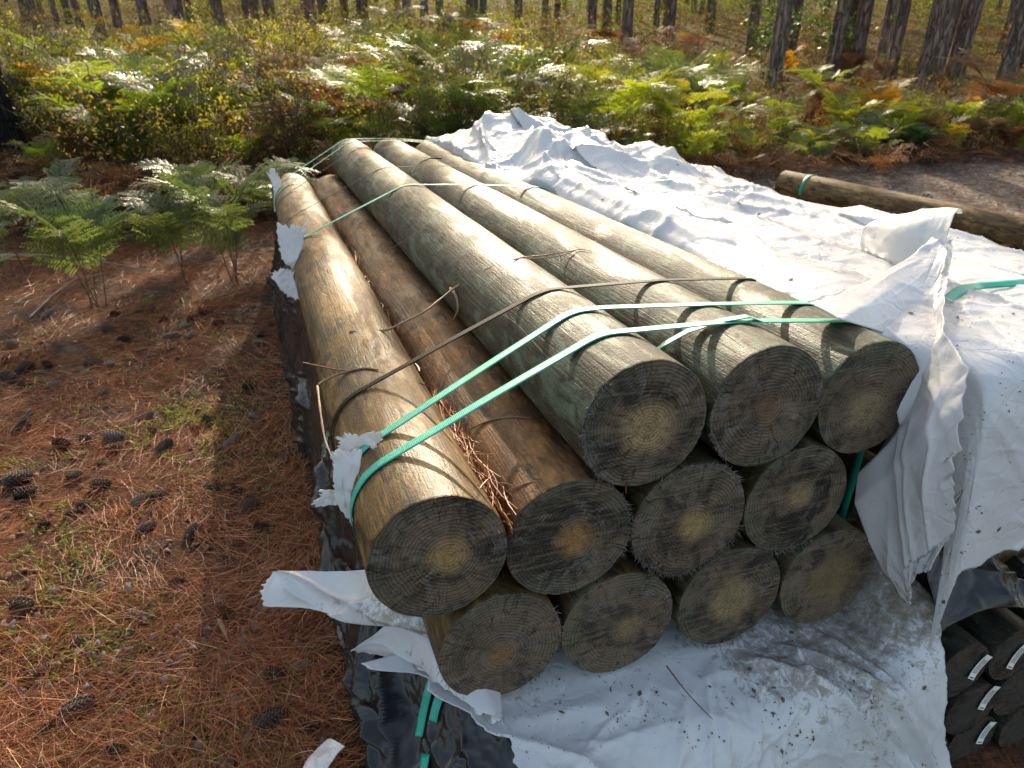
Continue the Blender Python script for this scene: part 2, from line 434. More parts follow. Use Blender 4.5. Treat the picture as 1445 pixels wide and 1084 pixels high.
M = {}
M['shaft'] = mat_shaft(); M['end'] = mat_end(); M['enddark'] = mat_end(.42)  # small pole ends: darker treated wood, plus their shade put into the colour
M['white'] = mat_film('white_polythene', (.645, .655, .67), .21, True, .10)
M['whitein'] = mat_film('white_polythene_inside', (.68, .67, .64), .3, True, .10)
M['black'] = mat_film('black_polythene', (.014, .014, .015), .27, False, 0, 1., .2)
M['scrap'] = mat_film('torn_white_polythene', (.72, .71, .69), .4, False, .15, 2.)
M['ground'] = mat_ground(); M['needle'] = mat_needles()
M['bark'] = mat_bark('pine_bark', (.03, .021, .017), (.30, .215, .17))
M['barkdark'] = mat_bark('dark_pine_bark', (.008, .007, .007), (.06, .052, .046), .8)
M['fern'] = mat_leaf('bracken_green', (.06, .092, .04), (.15, .17, .075), .36, .4, .4, (1.6, 1.75, .7))
M['fernpale'] = mat_leaf('young_bracken', (.12, .18, .035), (.25, .26, .05), .5, .45, .3, (1.9, 1.9, .6))
M['fernyel'] = mat_leaf('yellowing_bracken', (.27, .25, .03), (.34, .19, .035), .5, .5, .3, (1.7, 1.4, .5))
M['ferndead'] = mat_leaf('dead_bracken', (.095, .05, .026), (.27, .14, .065), .35, .7, .2, (1.3, 1., .7))
M['shrub'] = mat_leaf('shrub_leaves', (.08, .105, .02), (.27, .25, .04), .55, .5, .25, (2., 1.9, .6))
M['gloss'] = mat_leaf('glossy_leaves', (.03, .075, .015), (.09, .14, .025), .4, .2, .7)
M['grass'] = mat_leaf('strap_grass', (.06, .10, .02), (.14, .17, .05), .35, .26, .7)
M['farleaf'] = mat_leaf('far_leaves', (.05, .08, .008), (.17, .19, .02), (.5), .8, .0, (1.5, 1.5, .6), .4)
M['crown'] = mat_leaf('pine_crown', (.02, .04, .014), (.06, .085, .025), .3, .45)
M['stem'] = mat_plain('plant_stem', (.05, .03, .018), (.12, .075, .04), .6)
M['twig'] = mat_plain('dry_twig', (.16, .10, .05), (.34, .23, .13), .6, 30)
M['twiggrey'] = mat_plain('grey_twig', (.10, .085, .075), (.22, .19, .17), .7, 30)
M['cone'] = mat_plain('pine_cone_scale', (.026, .018, .014), (.12, .085, .068), .65, 60, .3, .7)
M['conegrey'] = mat_plain('grey_cone_scale', (.07, .058, .05), (.25, .215, .185), .7, 60, .3, .6)
M['conered'] = mat_plain('brown_cone_scale', (.045, .018, .011), (.12, .05, .03), .65, 60, .3, .6)
M['chip'] = mat_plain('bark_flake', (.06, .022, .014), (.17, .07, .045), .7, 60)
M['stone'] = mat_plain('small_stone', (.09, .09, .085), (.26, .25, .24), .75, 40, .3, .8)
M['weed'] = mat_leaf('small_weeds', (.10, .13, .02), (.20, .21, .05), .4, .5)
M['paper'] = mat_plain('white_tag', (.74, .73, .68), (.82, .81, .77), .5, 30)
M['ink'] = mat_plain('tag_print', (.03, .03, .035), (.08, .08, .085), .6)
M['batten'] = mat_plain('red_brown_batten', (.05, .018, .012), (.12, .05, .035), .7, 40)


def mat_strap(name, c, c2):
    k = NT(name); co = k.obj()
    at = k.n('ShaderNodeAttribute', attribute_name='sl').outputs['Fac']
    wv = k.math('MULTIPLY_ADD', k.math('SINE', k.math('MULTIPLY', at, 2 * math.pi / .0032)), .5, .5)
    cc = k.mix(k.ramp(k.noise(co, 16, 5, .7), [(.5, 0), (.72, .75)]), c, c2)
    cc = k.mix(k.ramp(k.noise(co, 70, 4, .7), [(.63, 0), (.75, .6)]), cc, (.07, .08, .06) if c[1] > .1 else (.02, .02, .018))
    return k.done(k.pbr(cc, .36 if c[1] > .1 else .6, k.bump(wv, .35, .0012), .5 if c[1] > .1 else .12))


M['green'] = mat_strap('green_strapping', (.008, .34, .24), (.10, .48, .37))
M['blk'] = mat_strap('black_strapping', (.006, .006, .007), (.02, .02, .02))


# ------------------------------------------------------------------ ground
def gz(x, y):
    x = np.asarray(x, float); y = np.asarray(y, float)
    far = sstep(4.5, 9., y)
    z = .04 * np.maximum(y - 9, 0) ** 1.0 * 1. + .06 * (fbm(x * .35 + 50, y * .35 + 50, 2, 3) - .5) * (.25 + far * 2.5)
    z = z + .022 * (fbm(x * 2.3 + 90, y * 2.3 + 40, 6, 4) - .5)
    return np.where(y > 45, 1.44 + (z - 1.44) * 1.0, z)


def onground(px, py):
    r = ray(px, py); t = CH / max(.02, -r[2])
    for _ in range(60):
        P = O + r * t; h = float(gz(P[0], P[1]))
        t += .6 * (P[2] - h) / (-r[2] + .04 * r[1])
    return O + r * t, t


def warp(n, a, b, c, pw):
    t = np.linspace(-1, 1, n); s = np.sign(t) * np.abs(t) ** pw
    return np.where(s < 0, c + s * (c - a), c + s * (b - c))


gx = warp(300, -150, 150, -.8, 3.2); gy = warp(330, -12, 190, 2.2, 2.6)
GX, GY = np.meshgrid(gx, gy, indexing='ij')
gm = mesh('ground', np.stack([GX, GY, gz(GX, GY)], -1).reshape(-1, 3), gridF(300, 330)[:, ::-1], M['ground'])
grav = sstep(1.2, 2.6, GX) * sstep(8.8, 7.4, GY) * .9
grav = np.maximum(grav, .55 * sstep(1.6, .6, np.abs(GY - 32 - .3 * GX)) * sstep(4, 8, GX))
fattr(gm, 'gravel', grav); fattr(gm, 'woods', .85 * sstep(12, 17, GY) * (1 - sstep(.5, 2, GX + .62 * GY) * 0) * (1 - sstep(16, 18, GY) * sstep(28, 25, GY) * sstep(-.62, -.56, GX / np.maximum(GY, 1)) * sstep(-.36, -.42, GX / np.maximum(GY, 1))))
tag(link('ground', gm), kind='structure')

# ------------------------------------------------------------------ poles
POLES = {'A': (.554, .957, -.576, .118), 'B': (.796, .954, -.586, .118), 'C': (1.035, .963, -.614, .117),
         'E': (.187, .955, -.750, .118), 'F': (.420, .958, -.774, .118), 'G': (.656, .954, -.791, .119), 'H': (.893, .953, -.802, .118),
         'I': (.286, .947, -.966, .116), 'J': (.520, .952, -.992, .117), 'K': (.767, .951, -1.001, .118), 'L': (1.003, .947, -1.016, .118)}
PL = 3.69
OLIVE, OCHRE = (.082, .092, .047, 1.), (.30, .165, .042, .10)
ENDS = {'A': ((.006, -.005), (.30, .22, .115, .40)), 'B': ((0, .0), (.16, .095, .055, .22)), 'C': ((0, -.024), (.25, .20, .115, .37)),
        'E': ((.014, -.002), (.33, .22, .095, .27)), 'F': ((.008, -.004), (.31, .17, .065, .27)), 'G': ((.01, -.014), (.32, .23, .10, .26)),
        'H': ((.006, .010), (.27, .20, .10, .22)), 'I': ((0, -.018), (.23, .135, .06, .2)), 'J': ((.018, -.018), (.22, .17, .085, .20)),
        'K': ((.004, -.008), (.24, .185, .10, .42)), 'L': ((.01, -.006), (.17, .13, .065, .5))}
LAB = {'A': ('olive weathered timber pole on top, its pale tan heartwood nearest the camera', 1),
       'B': ('middle pole of the three on top, end grain dark with a small reddish centre', 1),
       'C': ('top pole against the white sheet, its end ringed with a large pale grey heart', 1),
       'E': ('ochre brown timber pole at the left edge of the stack, sunlit along its length', 0),
       'F': ('ochre pole lying beside the red needles, bright orange heart in its dark end', 0),
       'G': ('grey ragged pole end tucked under the two left top poles', .6),
       'H': ('streaked pole end in second layer beside the hanging green strap', .6),
       'I': ('pole end with slanting saw marks at the lower left of the stack', .3),
       'J': ('dark pole end in the bottom layer between saw-marked pole and tan-hearted pole', .4),
       'K': ('bottom layer pole with a broad tan heart, pale flecks on its end', .6),
       'L': ('lowest pole at right of the bottom layer, greenish brown end beside dirty sheet', .9)}


def shaft_mesh(r, L, seed, seg=72, n=70):
    t = np.concatenate([[0, .0016, .006], np.linspace(.03, L - .03, n - 5), [L - .004, L]])
    a = np.linspace(0, 2 * np.pi, seg, endpoint=False)
    A, Y = np.meshgrid(a, t, indexing='xy')
    k = r * (1 + .016 * (fbm(np.cos(A) * 1.6 + 9 + seed, np.sin(A) * 1.6 + Y * 1.3 + seed * 3, seed, 3) - .5) + .018 * (fbm(np.cos(A) * 4 + 30, np.sin(A) * 4 + Y * 5, seed + 4, 3) - .5))
    rg = np.random.default_rng(seed)
    for _ in range(7):                                     # knots stand a little proud
        ka, ky = rg.uniform(0, 2 * np.pi), rg.uniform(.1, L - .1)
        da = (A - ka + np.pi) % (2 * np.pi) - np.pi
        k = k + .004 * np.exp(-((da * r / .03) ** 2 + ((Y - ky) / .05) ** 2))
    edge = np.where(Y < .001, 1 - .0045 * vn(A * 25, A * 0 + seed, seed) - .006, 1); edge = np.where((Y >= .001) & (Y < .003), .999, edge)
    bow = .006 * np.sin(np.pi * Y / L) * rg.uniform(-1, 1)
    X = k * edge * np.cos(A) + bow; Z = k * edge * np.sin(A)
    yy = Y + np.where(Y < .008, .0022 * (vn(A * 14 + seed, A * 0, seed) - .5), 0)
    F = gridF(len(t), seg, True)[:, ::-1]
    return mesh('shaft', np.stack([X, yy, Z], -1).reshape(-1, 3), F, M['shaft']), np.stack([X[0], yy[0], Z[0]], -1), np.stack([X[-1], yy[-1], Z[-1]], -1)


def end_mesh(rim, pith, seed, back=False):
    seg = len(rim); q = np.linspace(0, 1, 22)[1:]
    c = rim.mean(0)
    P = c + (rim[None] - c) * q[:, None, None]
    amp = .0024
    P[:-1, :, 1] += amp * (fbm(P[:-1, :, 0] * 60 + seed, P[:-1, :, 2] * 60 + 40, seed, 4) - .5) + amp * .6 * (fbm(P[:-1, :, 0] * 20 + seed, P[:-1, :, 2] * 160, seed, 2) - .5)
    Vt = np.concatenate([c[None], P.reshape(-1, 3)])
    F = gridF(21, seg, True) + 1
    tri = np.stack([np.zeros(seg, int), 1 + (np.arange(seg) + 1) % seg, 1 + np.arange(seg)], -1)
    if not back: F = F; tri = tri
    else: F = F[:, ::-1]; tri = tri[:, ::-1]
    me = mesh('end_grain', Vt, [tri[:, ::-1], F[:, ::-1]], M['end'])
    gp = Vt.copy(); gp[:, 0] -= pith[0]; gp[:, 2] -= pith[1]; gp[:, 1] = 0
    fattr(me, 'gp', gp, 'FLOAT_VECTOR')
    return me


BAS = Matrix(((U[0], D[0], V[0]), (U[1], D[1], V[1]), (U[2], D[2], V[2]))).to_4x4()


def pole(u, w, v, r, L, label, tint, endc, pith, seed, group='poles in the strapped stack', back=True, roll=0., cat='timber pole'):
    e = empty('timber_pole', Matrix.Translation(Vector(W3(u, w, v))) @ BAS)
    tag(e, label, cat, group)
    me, r0, r1 = shaft_mesh(r, L, seed)
    link('shaft', me, e, color=tint)
    link('end_grain', end_mesh(r0, pith, seed), e, color=endc)
    if back: link('end_grain', end_mesh(r1, (0, 0), seed + 3, True), e, color=endc)
    return e


PO = {}
for i, (n, (u, w, v, r)) in enumerate(POLES.items()):
    lab, mixf = LAB[n]
    tint = tuple(OCHRE[j] * (1 - mixf) + OLIVE[j] * mixf for j in range(4))
    tint = tuple(t * random.uniform(.92, 1.08) for t in tint)
    PO[n] = pole(u, w, v, r, PL + random.uniform(-.03, .03), lab, tint, ENDS[n][1], ENDS[n][0], i * 5 + 1)

def fray(n, cnt, a0, a1, seed):
    u, w, v, r = POLES[n]; rg = np.random.default_rng(seed); a = rg.uniform(a0, a1, cnt); rr = r * rg.uniform(.93, 1.01, cnt)
    C = np.stack([np.cos(a) * rr, -rg.uniform(-.002, .006, cnt), np.sin(a) * rr], -1)
    dd = np.stack([np.cos(a) * rg.uniform(.1, 1, cnt), -rg.uniform(.1, 1.2, cnt), np.sin(a) * rg.uniform(.1, 1., cnt)], -1) + rg.normal(0, .3, (cnt, 3)); dd /= np.linalg.norm(dd, axis=1)[:, None]
    mb = MB()
    for c, d_, l in zip(C, dd, rg.uniform(.004, .016, cnt)):
        s_ = np.cross(d_, rg.normal(0, 1, 3)); s_ /= np.linalg.norm(s_); t_ = np.cross(s_, d_); wv = .0009
        mb.add([c - s_ * wv, c + s_ * wv, c + t_ * wv * 1.5, c + d_ * l], [[0, 1, 3], [1, 2, 3], [2, 0, 3]])
    return link('splinters', mb.mesh('splinters', M['twiggrey'], False), PO[n])
for n, cnt, a0, a1 in (('G', 260, 3.4, 6.0), ('G', 120, .6, 2.2), ('A', 120, 2.2, 4.2), ('F', 90, -.6, 1.2), ('H', 90, 3.9, 5.2), ('B', 80, 2.6, 4.0), ('I', 60, 0, 6.28), ('K', 80, 3.6, 5.8)): fray(n, cnt, a0, a1, cnt)

# big poles under the white sheet on the right (their ends show under its torn hem)
for k_, (u, w, v) in enumerate(((1.30, 1.10, -1.04), (1.485, .92, -1.05))):
    pole(u, w, v, .117, PL, ['shaded pole end at the left under the hem of the white sheet', 'brown pole end showing under the hem of the white sheet at the right edge', 'hidden far pole under the white sheet'][k_], (.16, .11, .06, .4), (.2, .14, .07, .3), (0, 0), 70 + k_ * 3, 'poles under the white sheet')

FQ0 = O + ray(1116, 262) * ((.45 - CH) / ray(1116, 262)[2]); FQ1 = O + ray(1445, 332) * ((.45 - CH) / ray(1445, 332)[2])
# far pole of another bundle, beyond the white sheet
FD = FQ0 - FQ1; FL_ = float(np.linalg.norm(FD)) + .35; FD = FD / np.linalg.norm(FD); FU = np.cross(FD, [0, 0, 1.]); FU /= np.linalg.norm(FU); FV = np.cross(FU, FD)
FB = Matrix(((FU[0], FD[0], FV[0]), (FU[1], FD[1], FV[1]), (FU[2], FD[2], FV[2]))).to_4x4()
F0 = FQ1 - FD * .35
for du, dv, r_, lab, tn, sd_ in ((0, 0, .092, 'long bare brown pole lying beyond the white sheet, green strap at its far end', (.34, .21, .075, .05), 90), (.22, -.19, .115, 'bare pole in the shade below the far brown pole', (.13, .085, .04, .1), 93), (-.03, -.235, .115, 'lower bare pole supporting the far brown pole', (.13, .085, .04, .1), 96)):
    e_ = pole(0, 0, 0, r_, FL_, lab, tn, (.09, .06, .035, .2), (0, 0), sd_, 'poles of the far bundle')
    e_.matrix_basis = Matrix.Translation(Vector(F0 + FU * du + FV * dv + FD * .01 * (sd_ % 7))) @ FB


# ------------------------------------------------------------------ small tagged poles, lower right
TR = .0725
def zof(u, w, v): return float(W3(u, w, v)[2])
WT = .80
tp = []
base_u, base_v = None, None
P2 = on(1375, 995, D, WT); b2 = uwv(P2)
uu, vv = b2[0] - .02, b2[2]
sp = TR * 2 + .002; hh = sp * .866
rows = [(-1, [-.5, .5, 1.5, 2.5]), (0, [0, 1, 2, -1]), (1, [-.5, .5, 1.5])]
TAGS = {(-1, -.5): 1, (-1, .5): 1, (0, 0): 1, (1, -.5): 1, (1, .5): 1}
TLAB = {(-1, -.5): 'small dark pole at the bottom with a tag, nearest the white sheet hem', (-1, .5): 'small dark tagged pole at the bottom of the right bundle, right of another tagged one',
        (0, 0): 'small dark tagged pole in the middle of the right bundle, grey oval heart', (1, -.5): 'small dark tagged pole directly under the black film',
        (1, .5): 'small dark pole with tag at the right edge under the black film'}
for j, xs in rows:
    for x in xs:
        u = uu + x * sp + .02 * j; v = vv + j * hh; w = WT + random.uniform(-.012, .012)
        lb = TLAB.get((j, x), 'small dark untagged pole among the lower right bundle')
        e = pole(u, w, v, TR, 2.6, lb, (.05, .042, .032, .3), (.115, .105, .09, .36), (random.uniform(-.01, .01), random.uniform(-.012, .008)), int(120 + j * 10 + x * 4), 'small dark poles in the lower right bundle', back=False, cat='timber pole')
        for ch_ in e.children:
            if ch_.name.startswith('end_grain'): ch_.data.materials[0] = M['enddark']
        if (j, x) in TAGS:
            an = rad({(-1, -.5): 58, (-1, .5): 66, (0, 0): 62, (1, -.5): 55, (1, .5): 60}[(j, x)])
            ox, oz = {(1, -.5): (.04, .004), (0, 0): (.035, .032), (-1, .5): (.03, .02), (-1, -.5): (.02, .012), (1, .5): (.0, .0)}[(j, x)]
            ca, sa = math.cos(an), math.sin(an)
            nn = 7; aa = np.linspace(-.033, .033, nn)
            def tagpt(a, b, d_): return (ox + a * ca - b * sa, -.004 - d_ - .003 * (a / .033) ** 2, oz + a * sa + b * ca)
            mb = MB()
            vt = [tagpt(a, b, d_) for d_ in (.0, .0008) for a in aa for b in (-.012, .012)]
            F = gridF(nn, 2)
            mb.add(vt, F, F[:, ::-1] + nn * 2)
            tg = link('tag', mb.mesh('tag', M['paper'], False), e)
            mb = MB()
            def mark(a0, a1, b0, b1):
                mb.add([tagpt(a0, b0, .0013), tagpt(a1, b0, .0013), tagpt(a1, b1, .0013), tagpt(a0, b1, .0013)], [[0, 1, 2, 3]])
            mark(-.030, -.027, -.007, .007)
            for b in (-.007, -.0025, .002, .0065):
                a = -.018
                while a < .02:
                    l = random.uniform(.0015, .006); mark(a, min(a + l, .022), b - .0009, b + .0009); a += l + .0012
            link('print', mb.mesh('print', M['ink'], False), tg)


# ------------------------------------------------------------------ straps
def hull(ws, grow=.0018, names='ABCEFGHIJKL', cut=None, extra=()):
    an = np.linspace(0, 2 * np.pi, 180, endpoint=False)
    pts = np.concatenate([np.stack([POLES[n][0] + (POLES[n][3] + grow) * np.cos(an), POLES[n][2] + (POLES[n][3] + grow) * np.sin(an)], -1) for n in names] + [np.array(e_)[None] for e_ in extra])
    pts = pts[np.lexsort((pts[:, 1], pts[:, 0]))]
    def half(ps):
        h = []
        for p in ps:
            while len(h) >= 2 and (h[-1][0] - h[-2][0]) * (p[1] - h[-2][1]) - (h[-1][1] - h[-2][1]) * (p[0] - h[-2][0]) >= 0: h.pop()
            h.append(p)
        return h
    up = np.array(half(pts))                        # left to right over the top
    lo = np.array(half(pts[::-1]))
    left = lo[lo[:, 0] < .40][:]                    # lower left going up to the left end
    right = lo[lo[:, 0] > .9]
    left = left[np.argsort(-left[:, 0])]
    path = np.concatenate([left[:-1], up, right[np.argsort(-right[:, 0])][1:]])
    return path


def resample(P, step):
    s = np.concatenate([[0], np.cumsum(np.linalg.norm(np.diff(P, axis=0), axis=1))])
    keep = np.concatenate([[True], np.diff(s) > 1e-6]); s = s[keep]; P = P[keep]
    q = np.arange(0, s[-1], step)
    return np.stack([np.interp(q, s, P[:, k]) for k in range(P.shape[1])], -1), q


def ribbon(P, N, width, th, mat, name):
    """P centre points, N unit normals (outward); a thin solid band"""
    T = np.gradient(P, axis=0); T /= np.linalg.norm(T, axis=1)[:, None]
    S = np.cross(T, N); S /= np.linalg.norm(S, axis=1)[:, None]
    h = width / 2
    Vt = np.stack([P - S * h + N * th, P - S * h * .5 + N * th * 1.05, P + S * h * .5 + N * th * 1.05, P + S * h + N * th, P + S * h, P - S * h], 1)
    n = len(P); F = gridF(n, 6, True)
    me = mesh(name, Vt.reshape(-1, 3), [F, np.array([[0, 1, 2, 3, 4, 5]]), np.array([[5, 4, 3, 2, 1, 0]]) + (n - 1) * 6], mat, False)
    s = np.concatenate([[0], np.cumsum(np.linalg.norm(np.diff(P, axis=0), axis=1))])
    fattr(me, 'sl', np.repeat(s, 6))
    return me


def strap(ukeys, wkeys, width, mat, label, u_end=None, seed=0, grow=.0022, th=.0009, names='ABCEFGHIJKL', vmin=-9., vminr=None):
    p = hull(0, grow, names)
    p, s = resample(p, .012)
    keep = (p[:, 1] > vmin) | (p[:, 0] > .6)
    if vminr is not None: keep &= (p[:, 1] > vminr) | (p[:, 0] < .6)
    if u_end: keep &= ~((p[:, 0] > u_end))
    p = p[keep]
    w = np.interp(p[:, 0], ukeys, wkeys) + .004 * (vn(p[:, 0] * 6 + seed, p[:, 1] * 6, seed) - .5)
    P = W3(p[:, 0], w, p[:, 1])
    t = np.gradient(p, axis=0); nn = np.stack([-t[:, 1], t[:, 0]], -1); nn /= np.linalg.norm(nn, axis=1)[:, None]
    N = np.multiply.outer(nn[:, 0], U) + np.multiply.outer(nn[:, 1], V)
    o = link('packing_strap', ribbon(P, N, width, th, mat, 'packing_strap'))
    return tag(o, label, 'strap', 'straps round the pole stack')


strap([.07, .6, .8, 1.03, 1.2], [1.195, 1.225, 1.19, 1.194, 1.19], .024, M['green'], 'wide green strap across the pole ends, second one from the front', vminr=-.62)
strap([.07, .575, .82, 1.04, 1.2], [1.117, 1.09, 1.083, 1.073, 1.05], .024, M['green'], 'wide green strap nearest the sawn pole ends')
strap([.1, .54, .8, 1.1], [2.93, 2.82, 2.76, 2.79], .022, M['green'], 'green strap crossing the middle of the poles, running under the white sheet', u_end=1.12)
strap([.1, .52, .75, 1.1], [4.17, 4.425, 4.485, 4.5], .02, M['green'], 'green strap near the far pole ends, in front of its twin', u_end=1.1)
strap([.1, .52, .77, 1.1], [4.40, 4.6, 4.6, 4.6], .02, M['green'], 'green strap on the very far tips of the poles', u_end=1.1, vmin=-.75)
strap([.08, .52, .80, 1.02, 1.2], [1.425, 1.37, 1.37, 1.388, 1.40], .019, M['blk'], 'black flat strap behind the two green straps', u_end=1.08)
strap([.1, .53, .85, 1.1], [3.39, 3.32, 3.33, 3.32], .010, M['blk'], 'thin black cord between the green straps at mid length', u_end=1.1)
strap([.1, .52, 1.1], [3.95, 4.09, 4.12], .010, M['blk'], 'thin black cord close to the far pole ends', u_end=.85)

# loose strap tail hanging from the top middle pole down into the groove
tail = np.array([[.885, 1.082, -.488], [.83, 1.084, -.4645], [.775, 1.09, -.468], [.715, 1.107, -.487], [.675, 1.12, -.512], [.655, 1.13, -.535]])
tp_, _ = resample(tail, .01); Pt = W3(tp_[:, 0], tp_[:, 1], tp_[:, 2] + .004)
tag(link('packing_strap', ribbon(Pt, np.tile(V, (len(Pt), 1)), .02, .0009, M['green'], 'packing_strap')), 'short green strap tail dipping between two top poles', 'strap', 'loose strap pieces')
# stub of black cord on the second pole
st_ = np.array([[.66, 3.36, -.50], [.74, 3.52, -.478], [.80, 3.56, -.466], [.86, 3.56, -.472]]); sp_, _ = resample(st_, .01)
tag(link('cord', MB().tube(W3(sp_[:, 0], sp_[:, 1], sp_[:, 2] + .006), .003).mesh('cord', M['blk'])), 'loop of black cord end on the second pole', 'cord')


# ------------------------------------------------------------------ plastic sheets
def sp_(x, r=.05): return .5 * (x + np.sqrt(x * x + r * r))


def sheet(name, G, th, mats, label, dirt=None, subn=None, kind=None, cat='plastic sheet'):
    n, m = G.shape[:2]
    Vt, Fs, mi = two_sided(G.reshape(-1, 3), gridF(n, m), n, m, th)
    me = mesh(name, Vt, Fs, mats, True, mi)
    if dirt is not None: fattr(me, 'dirt', np.concatenate([dirt.ravel()] * 2))
    return tag(link(name, me), label, cat)


def normals(G):
    a = np.gradient(G, axis=0); b = np.gradient(G, axis=1)
    N = np.cross(b, a); return N / (np.linalg.norm(N, axis=-1)[..., None] + 1e-9)


# --- white sheet over the right bundle: rows run from the torn front hem up, over the top and away
U0, W0 = 1.165, .865
s1 = np.concatenate([np.linspace(-.50, .55, 200), np.linspace(.556, 3.95, 300)[1:]])
hem = lambda p: None
ncol = 230
rows_ = []
cs = np.linspace(0, 1, ncol)
S = np.repeat(s1[:, None], ncol, 1)
pl = np.interp(s1, [-.5, .06, .16, .7, 1.3, 1.9, 2.1, 2.4, 3.95], [-.36, -.30, -.075, -.06, -.055, -.055, -.09, -.13, -.10])
pl = pl + .012 * (fbm(s1 * 9, s1 * 0 + 3, 11, 4) - .5) * 2
pr = np.interp(s1, [-.5, 0, .5, 4], [1.05, 1.05, 1.10, 1.12])
Pp = pl[:, None] * (1 - cs) + pr[:, None] * cs
# hem: the front hem rises to the right; shift rows so that the lower edge follows it
hemd = np.interp(Pp[0], [-.36, -.1, .03, .075, .10, .14, .22, .3, .45, .95], [.34, .39, .41, .41, .40, .39, .40, .37, .36, .36]) + .012 * (fbm(Pp[0] * 40, Pp[0] * 0, 12, 3) - .5)
S = np.where(S < 0, S * hemd[None] / .50, S)
gl = sp_(-Pp, .045) ; uu_ = U0 + sp_(Pp, .045) - .022
gf = sp_(-S, .06); ww_ = W0 + sp_(S, .06) - .03
lf = sstep(.30, .02, S)                                  # left side falls only at the front corner
top = -.508 - .055 * (uu_ - 1.1)
bump_ = .020 * (np.abs(np.cos((uu_ - 1.27) / .237 * np.pi)) - .6) * sstep(0, .3, S)
vv_ = top + bump_ - gl * lf * .95 - gf
right = sp_(Pp - .99, .05); vv_ = vv_ - right * 1.5 ; uu_ = uu_ - right * .75
uu_ = uu_ + .022 * lf * sstep(.06, -.05, Pp) - gl * (1 - lf)                 # further back the film rests on the next pole's flank
vv_ = vv_ - np.where(S > .1, (1 - lf) * np.clip(-Pp - .02, 0, 1) * np.interp(ww_, [0, 2.6, 3.2, 9], [.55, .5, .05, .0]), 0)
ww_ = ww_ - gf * .09
B = W3(uu_, ww_, vv_)
N_ = normals(B)
x_, y_ = Pp, S
fr = sstep(.05, -.10, S)
h = (ridged(x_, y_, 3, 1., st=1.5) * .8 + crumple(x_, y_, 3, .42) * (1 - .8 * sstep(.9, 2., y_)) * (.15 + sstep(.42, .6, fbm(x_ * 3, y_ * 2, 50, 2)))) * (1 - .35 * fr)
h += ridged(x_, y_, 13, 1., ((2.0, .065), (4.5, .03)), 1.2) * sstep(1.4, 2.6, y_)
h += folds(x_, y_, rand_folds(60, .0, 1., .1, 2.2, 1.75, .45, .22, .010, .012, 5))
h += folds(x_, y_, rand_folds(50, -.05, 1., .1, 3.8, .8, .8, .16, .008, .011, 6))
h += folds(x_, y_, rand_folds(22, -.05, .9, -.4, .0, 2.2, .35, .28, .016, .014, 7)) * fr
h += folds(x_, y_, rand_folds(70, -.05, 1.1, -.4, 2.4, 1.2, 1.0, .18, .007, .010, 105)) + folds(x_, y_, rand_folds(40, -.05, 1.1, 1.2, 3.9, 1.2, 1.0, .28, .018, .018, 106))
h += .006 * (fbm(x_ * 60, y_ * 22, 31, 3) - .5) * sstep(.25, .5, x_) * sstep(.9, .5, x_) * sstep(.5, .8, y_) * sstep(2.2, 1.4, y_)
# roll of film lying along the uncovered pole, and big lifted folds behind it
def gau(a, b, ca, cb, sa, sb): return np.exp(-(((a - ca) / sa) ** 2 + ((b - cb) / sb) ** 2))
h += .052 * np.exp(-((x_ - .02) / .05) ** 2) * sstep(.7, 1.1, y_) * sstep(2.25, 1.75, y_)
h -= .02 * np.exp(-((x_ - .14) / .05) ** 2) * sstep(.9, 1.2, y_) * sstep(2.1, 1.7, y_)
h += .10 * gau(x_, y_, .20, 3.02, .18, .36) + .10 * gau(x_, y_, .30, 2.35, .10, .34) + .07 * gau(x_, y_, .12, 2.5, .05, .16)
h += .08 * gau(x_, y_, .48, 3.2, .14, .3) + .05 * gau(x_, y_, .62, 2.3, .12, .35) + .05 * gau(x_, y_, .02, 3.4, .2, .4)
h += folds(x_, y_, [(.16, 2.75, 1.35, .45, .03, .04), (.30, 3.0, 1.9, .4, .028, .06), (.10, 2.3, .9, .25, .022, .04), (.36, 2.1, 2.0, .4, .03, .045), (.5, 2.7, 1.7, .5, .03, .05), (.02, 3.0, 1.2, .5, .03, .05), (.62, 3.2, 1.4, .4, .03, .05), (.42, 1.65, 1.75, .5, .025, .035), (.68, 1.3, 1.9, .6, .03, .035), (.25, 1.2, 1.5, .4, .02, .02)]) * sstep(.4, .9, y_)
h *= sstep(-.0, .02, (Pp - pl[:, None]) + .004) * .9 + .1
h *= 1 - .85 * sstep(.30, .10, S) * sstep(.10, -.01, Pp)
G = B + N_ * h[..., None]
dirt = .12 + .28 * (fbm(x_ * 6, y_ * 4, 22, 4) - .45) + .25 * sstep(-.36, -.5, S)
sheet('plastic_sheet', G, .0008, [M['white'], M['whitein']], 'large crumpled white plastic sheet draped over the right hand bundle', dirt)
PS = (G, x_, y_)


def top_at(u, w):
    """nearest sheet point for things that lie on it"""
    a, b, c = G[..., 0], G[..., 1], G[..., 2]
    P = W3(u, w, -.5); i = np.argmin((a - P[0]) ** 2 + (b - P[1]) ** 2)
    return G.reshape(-1, 3)[i]


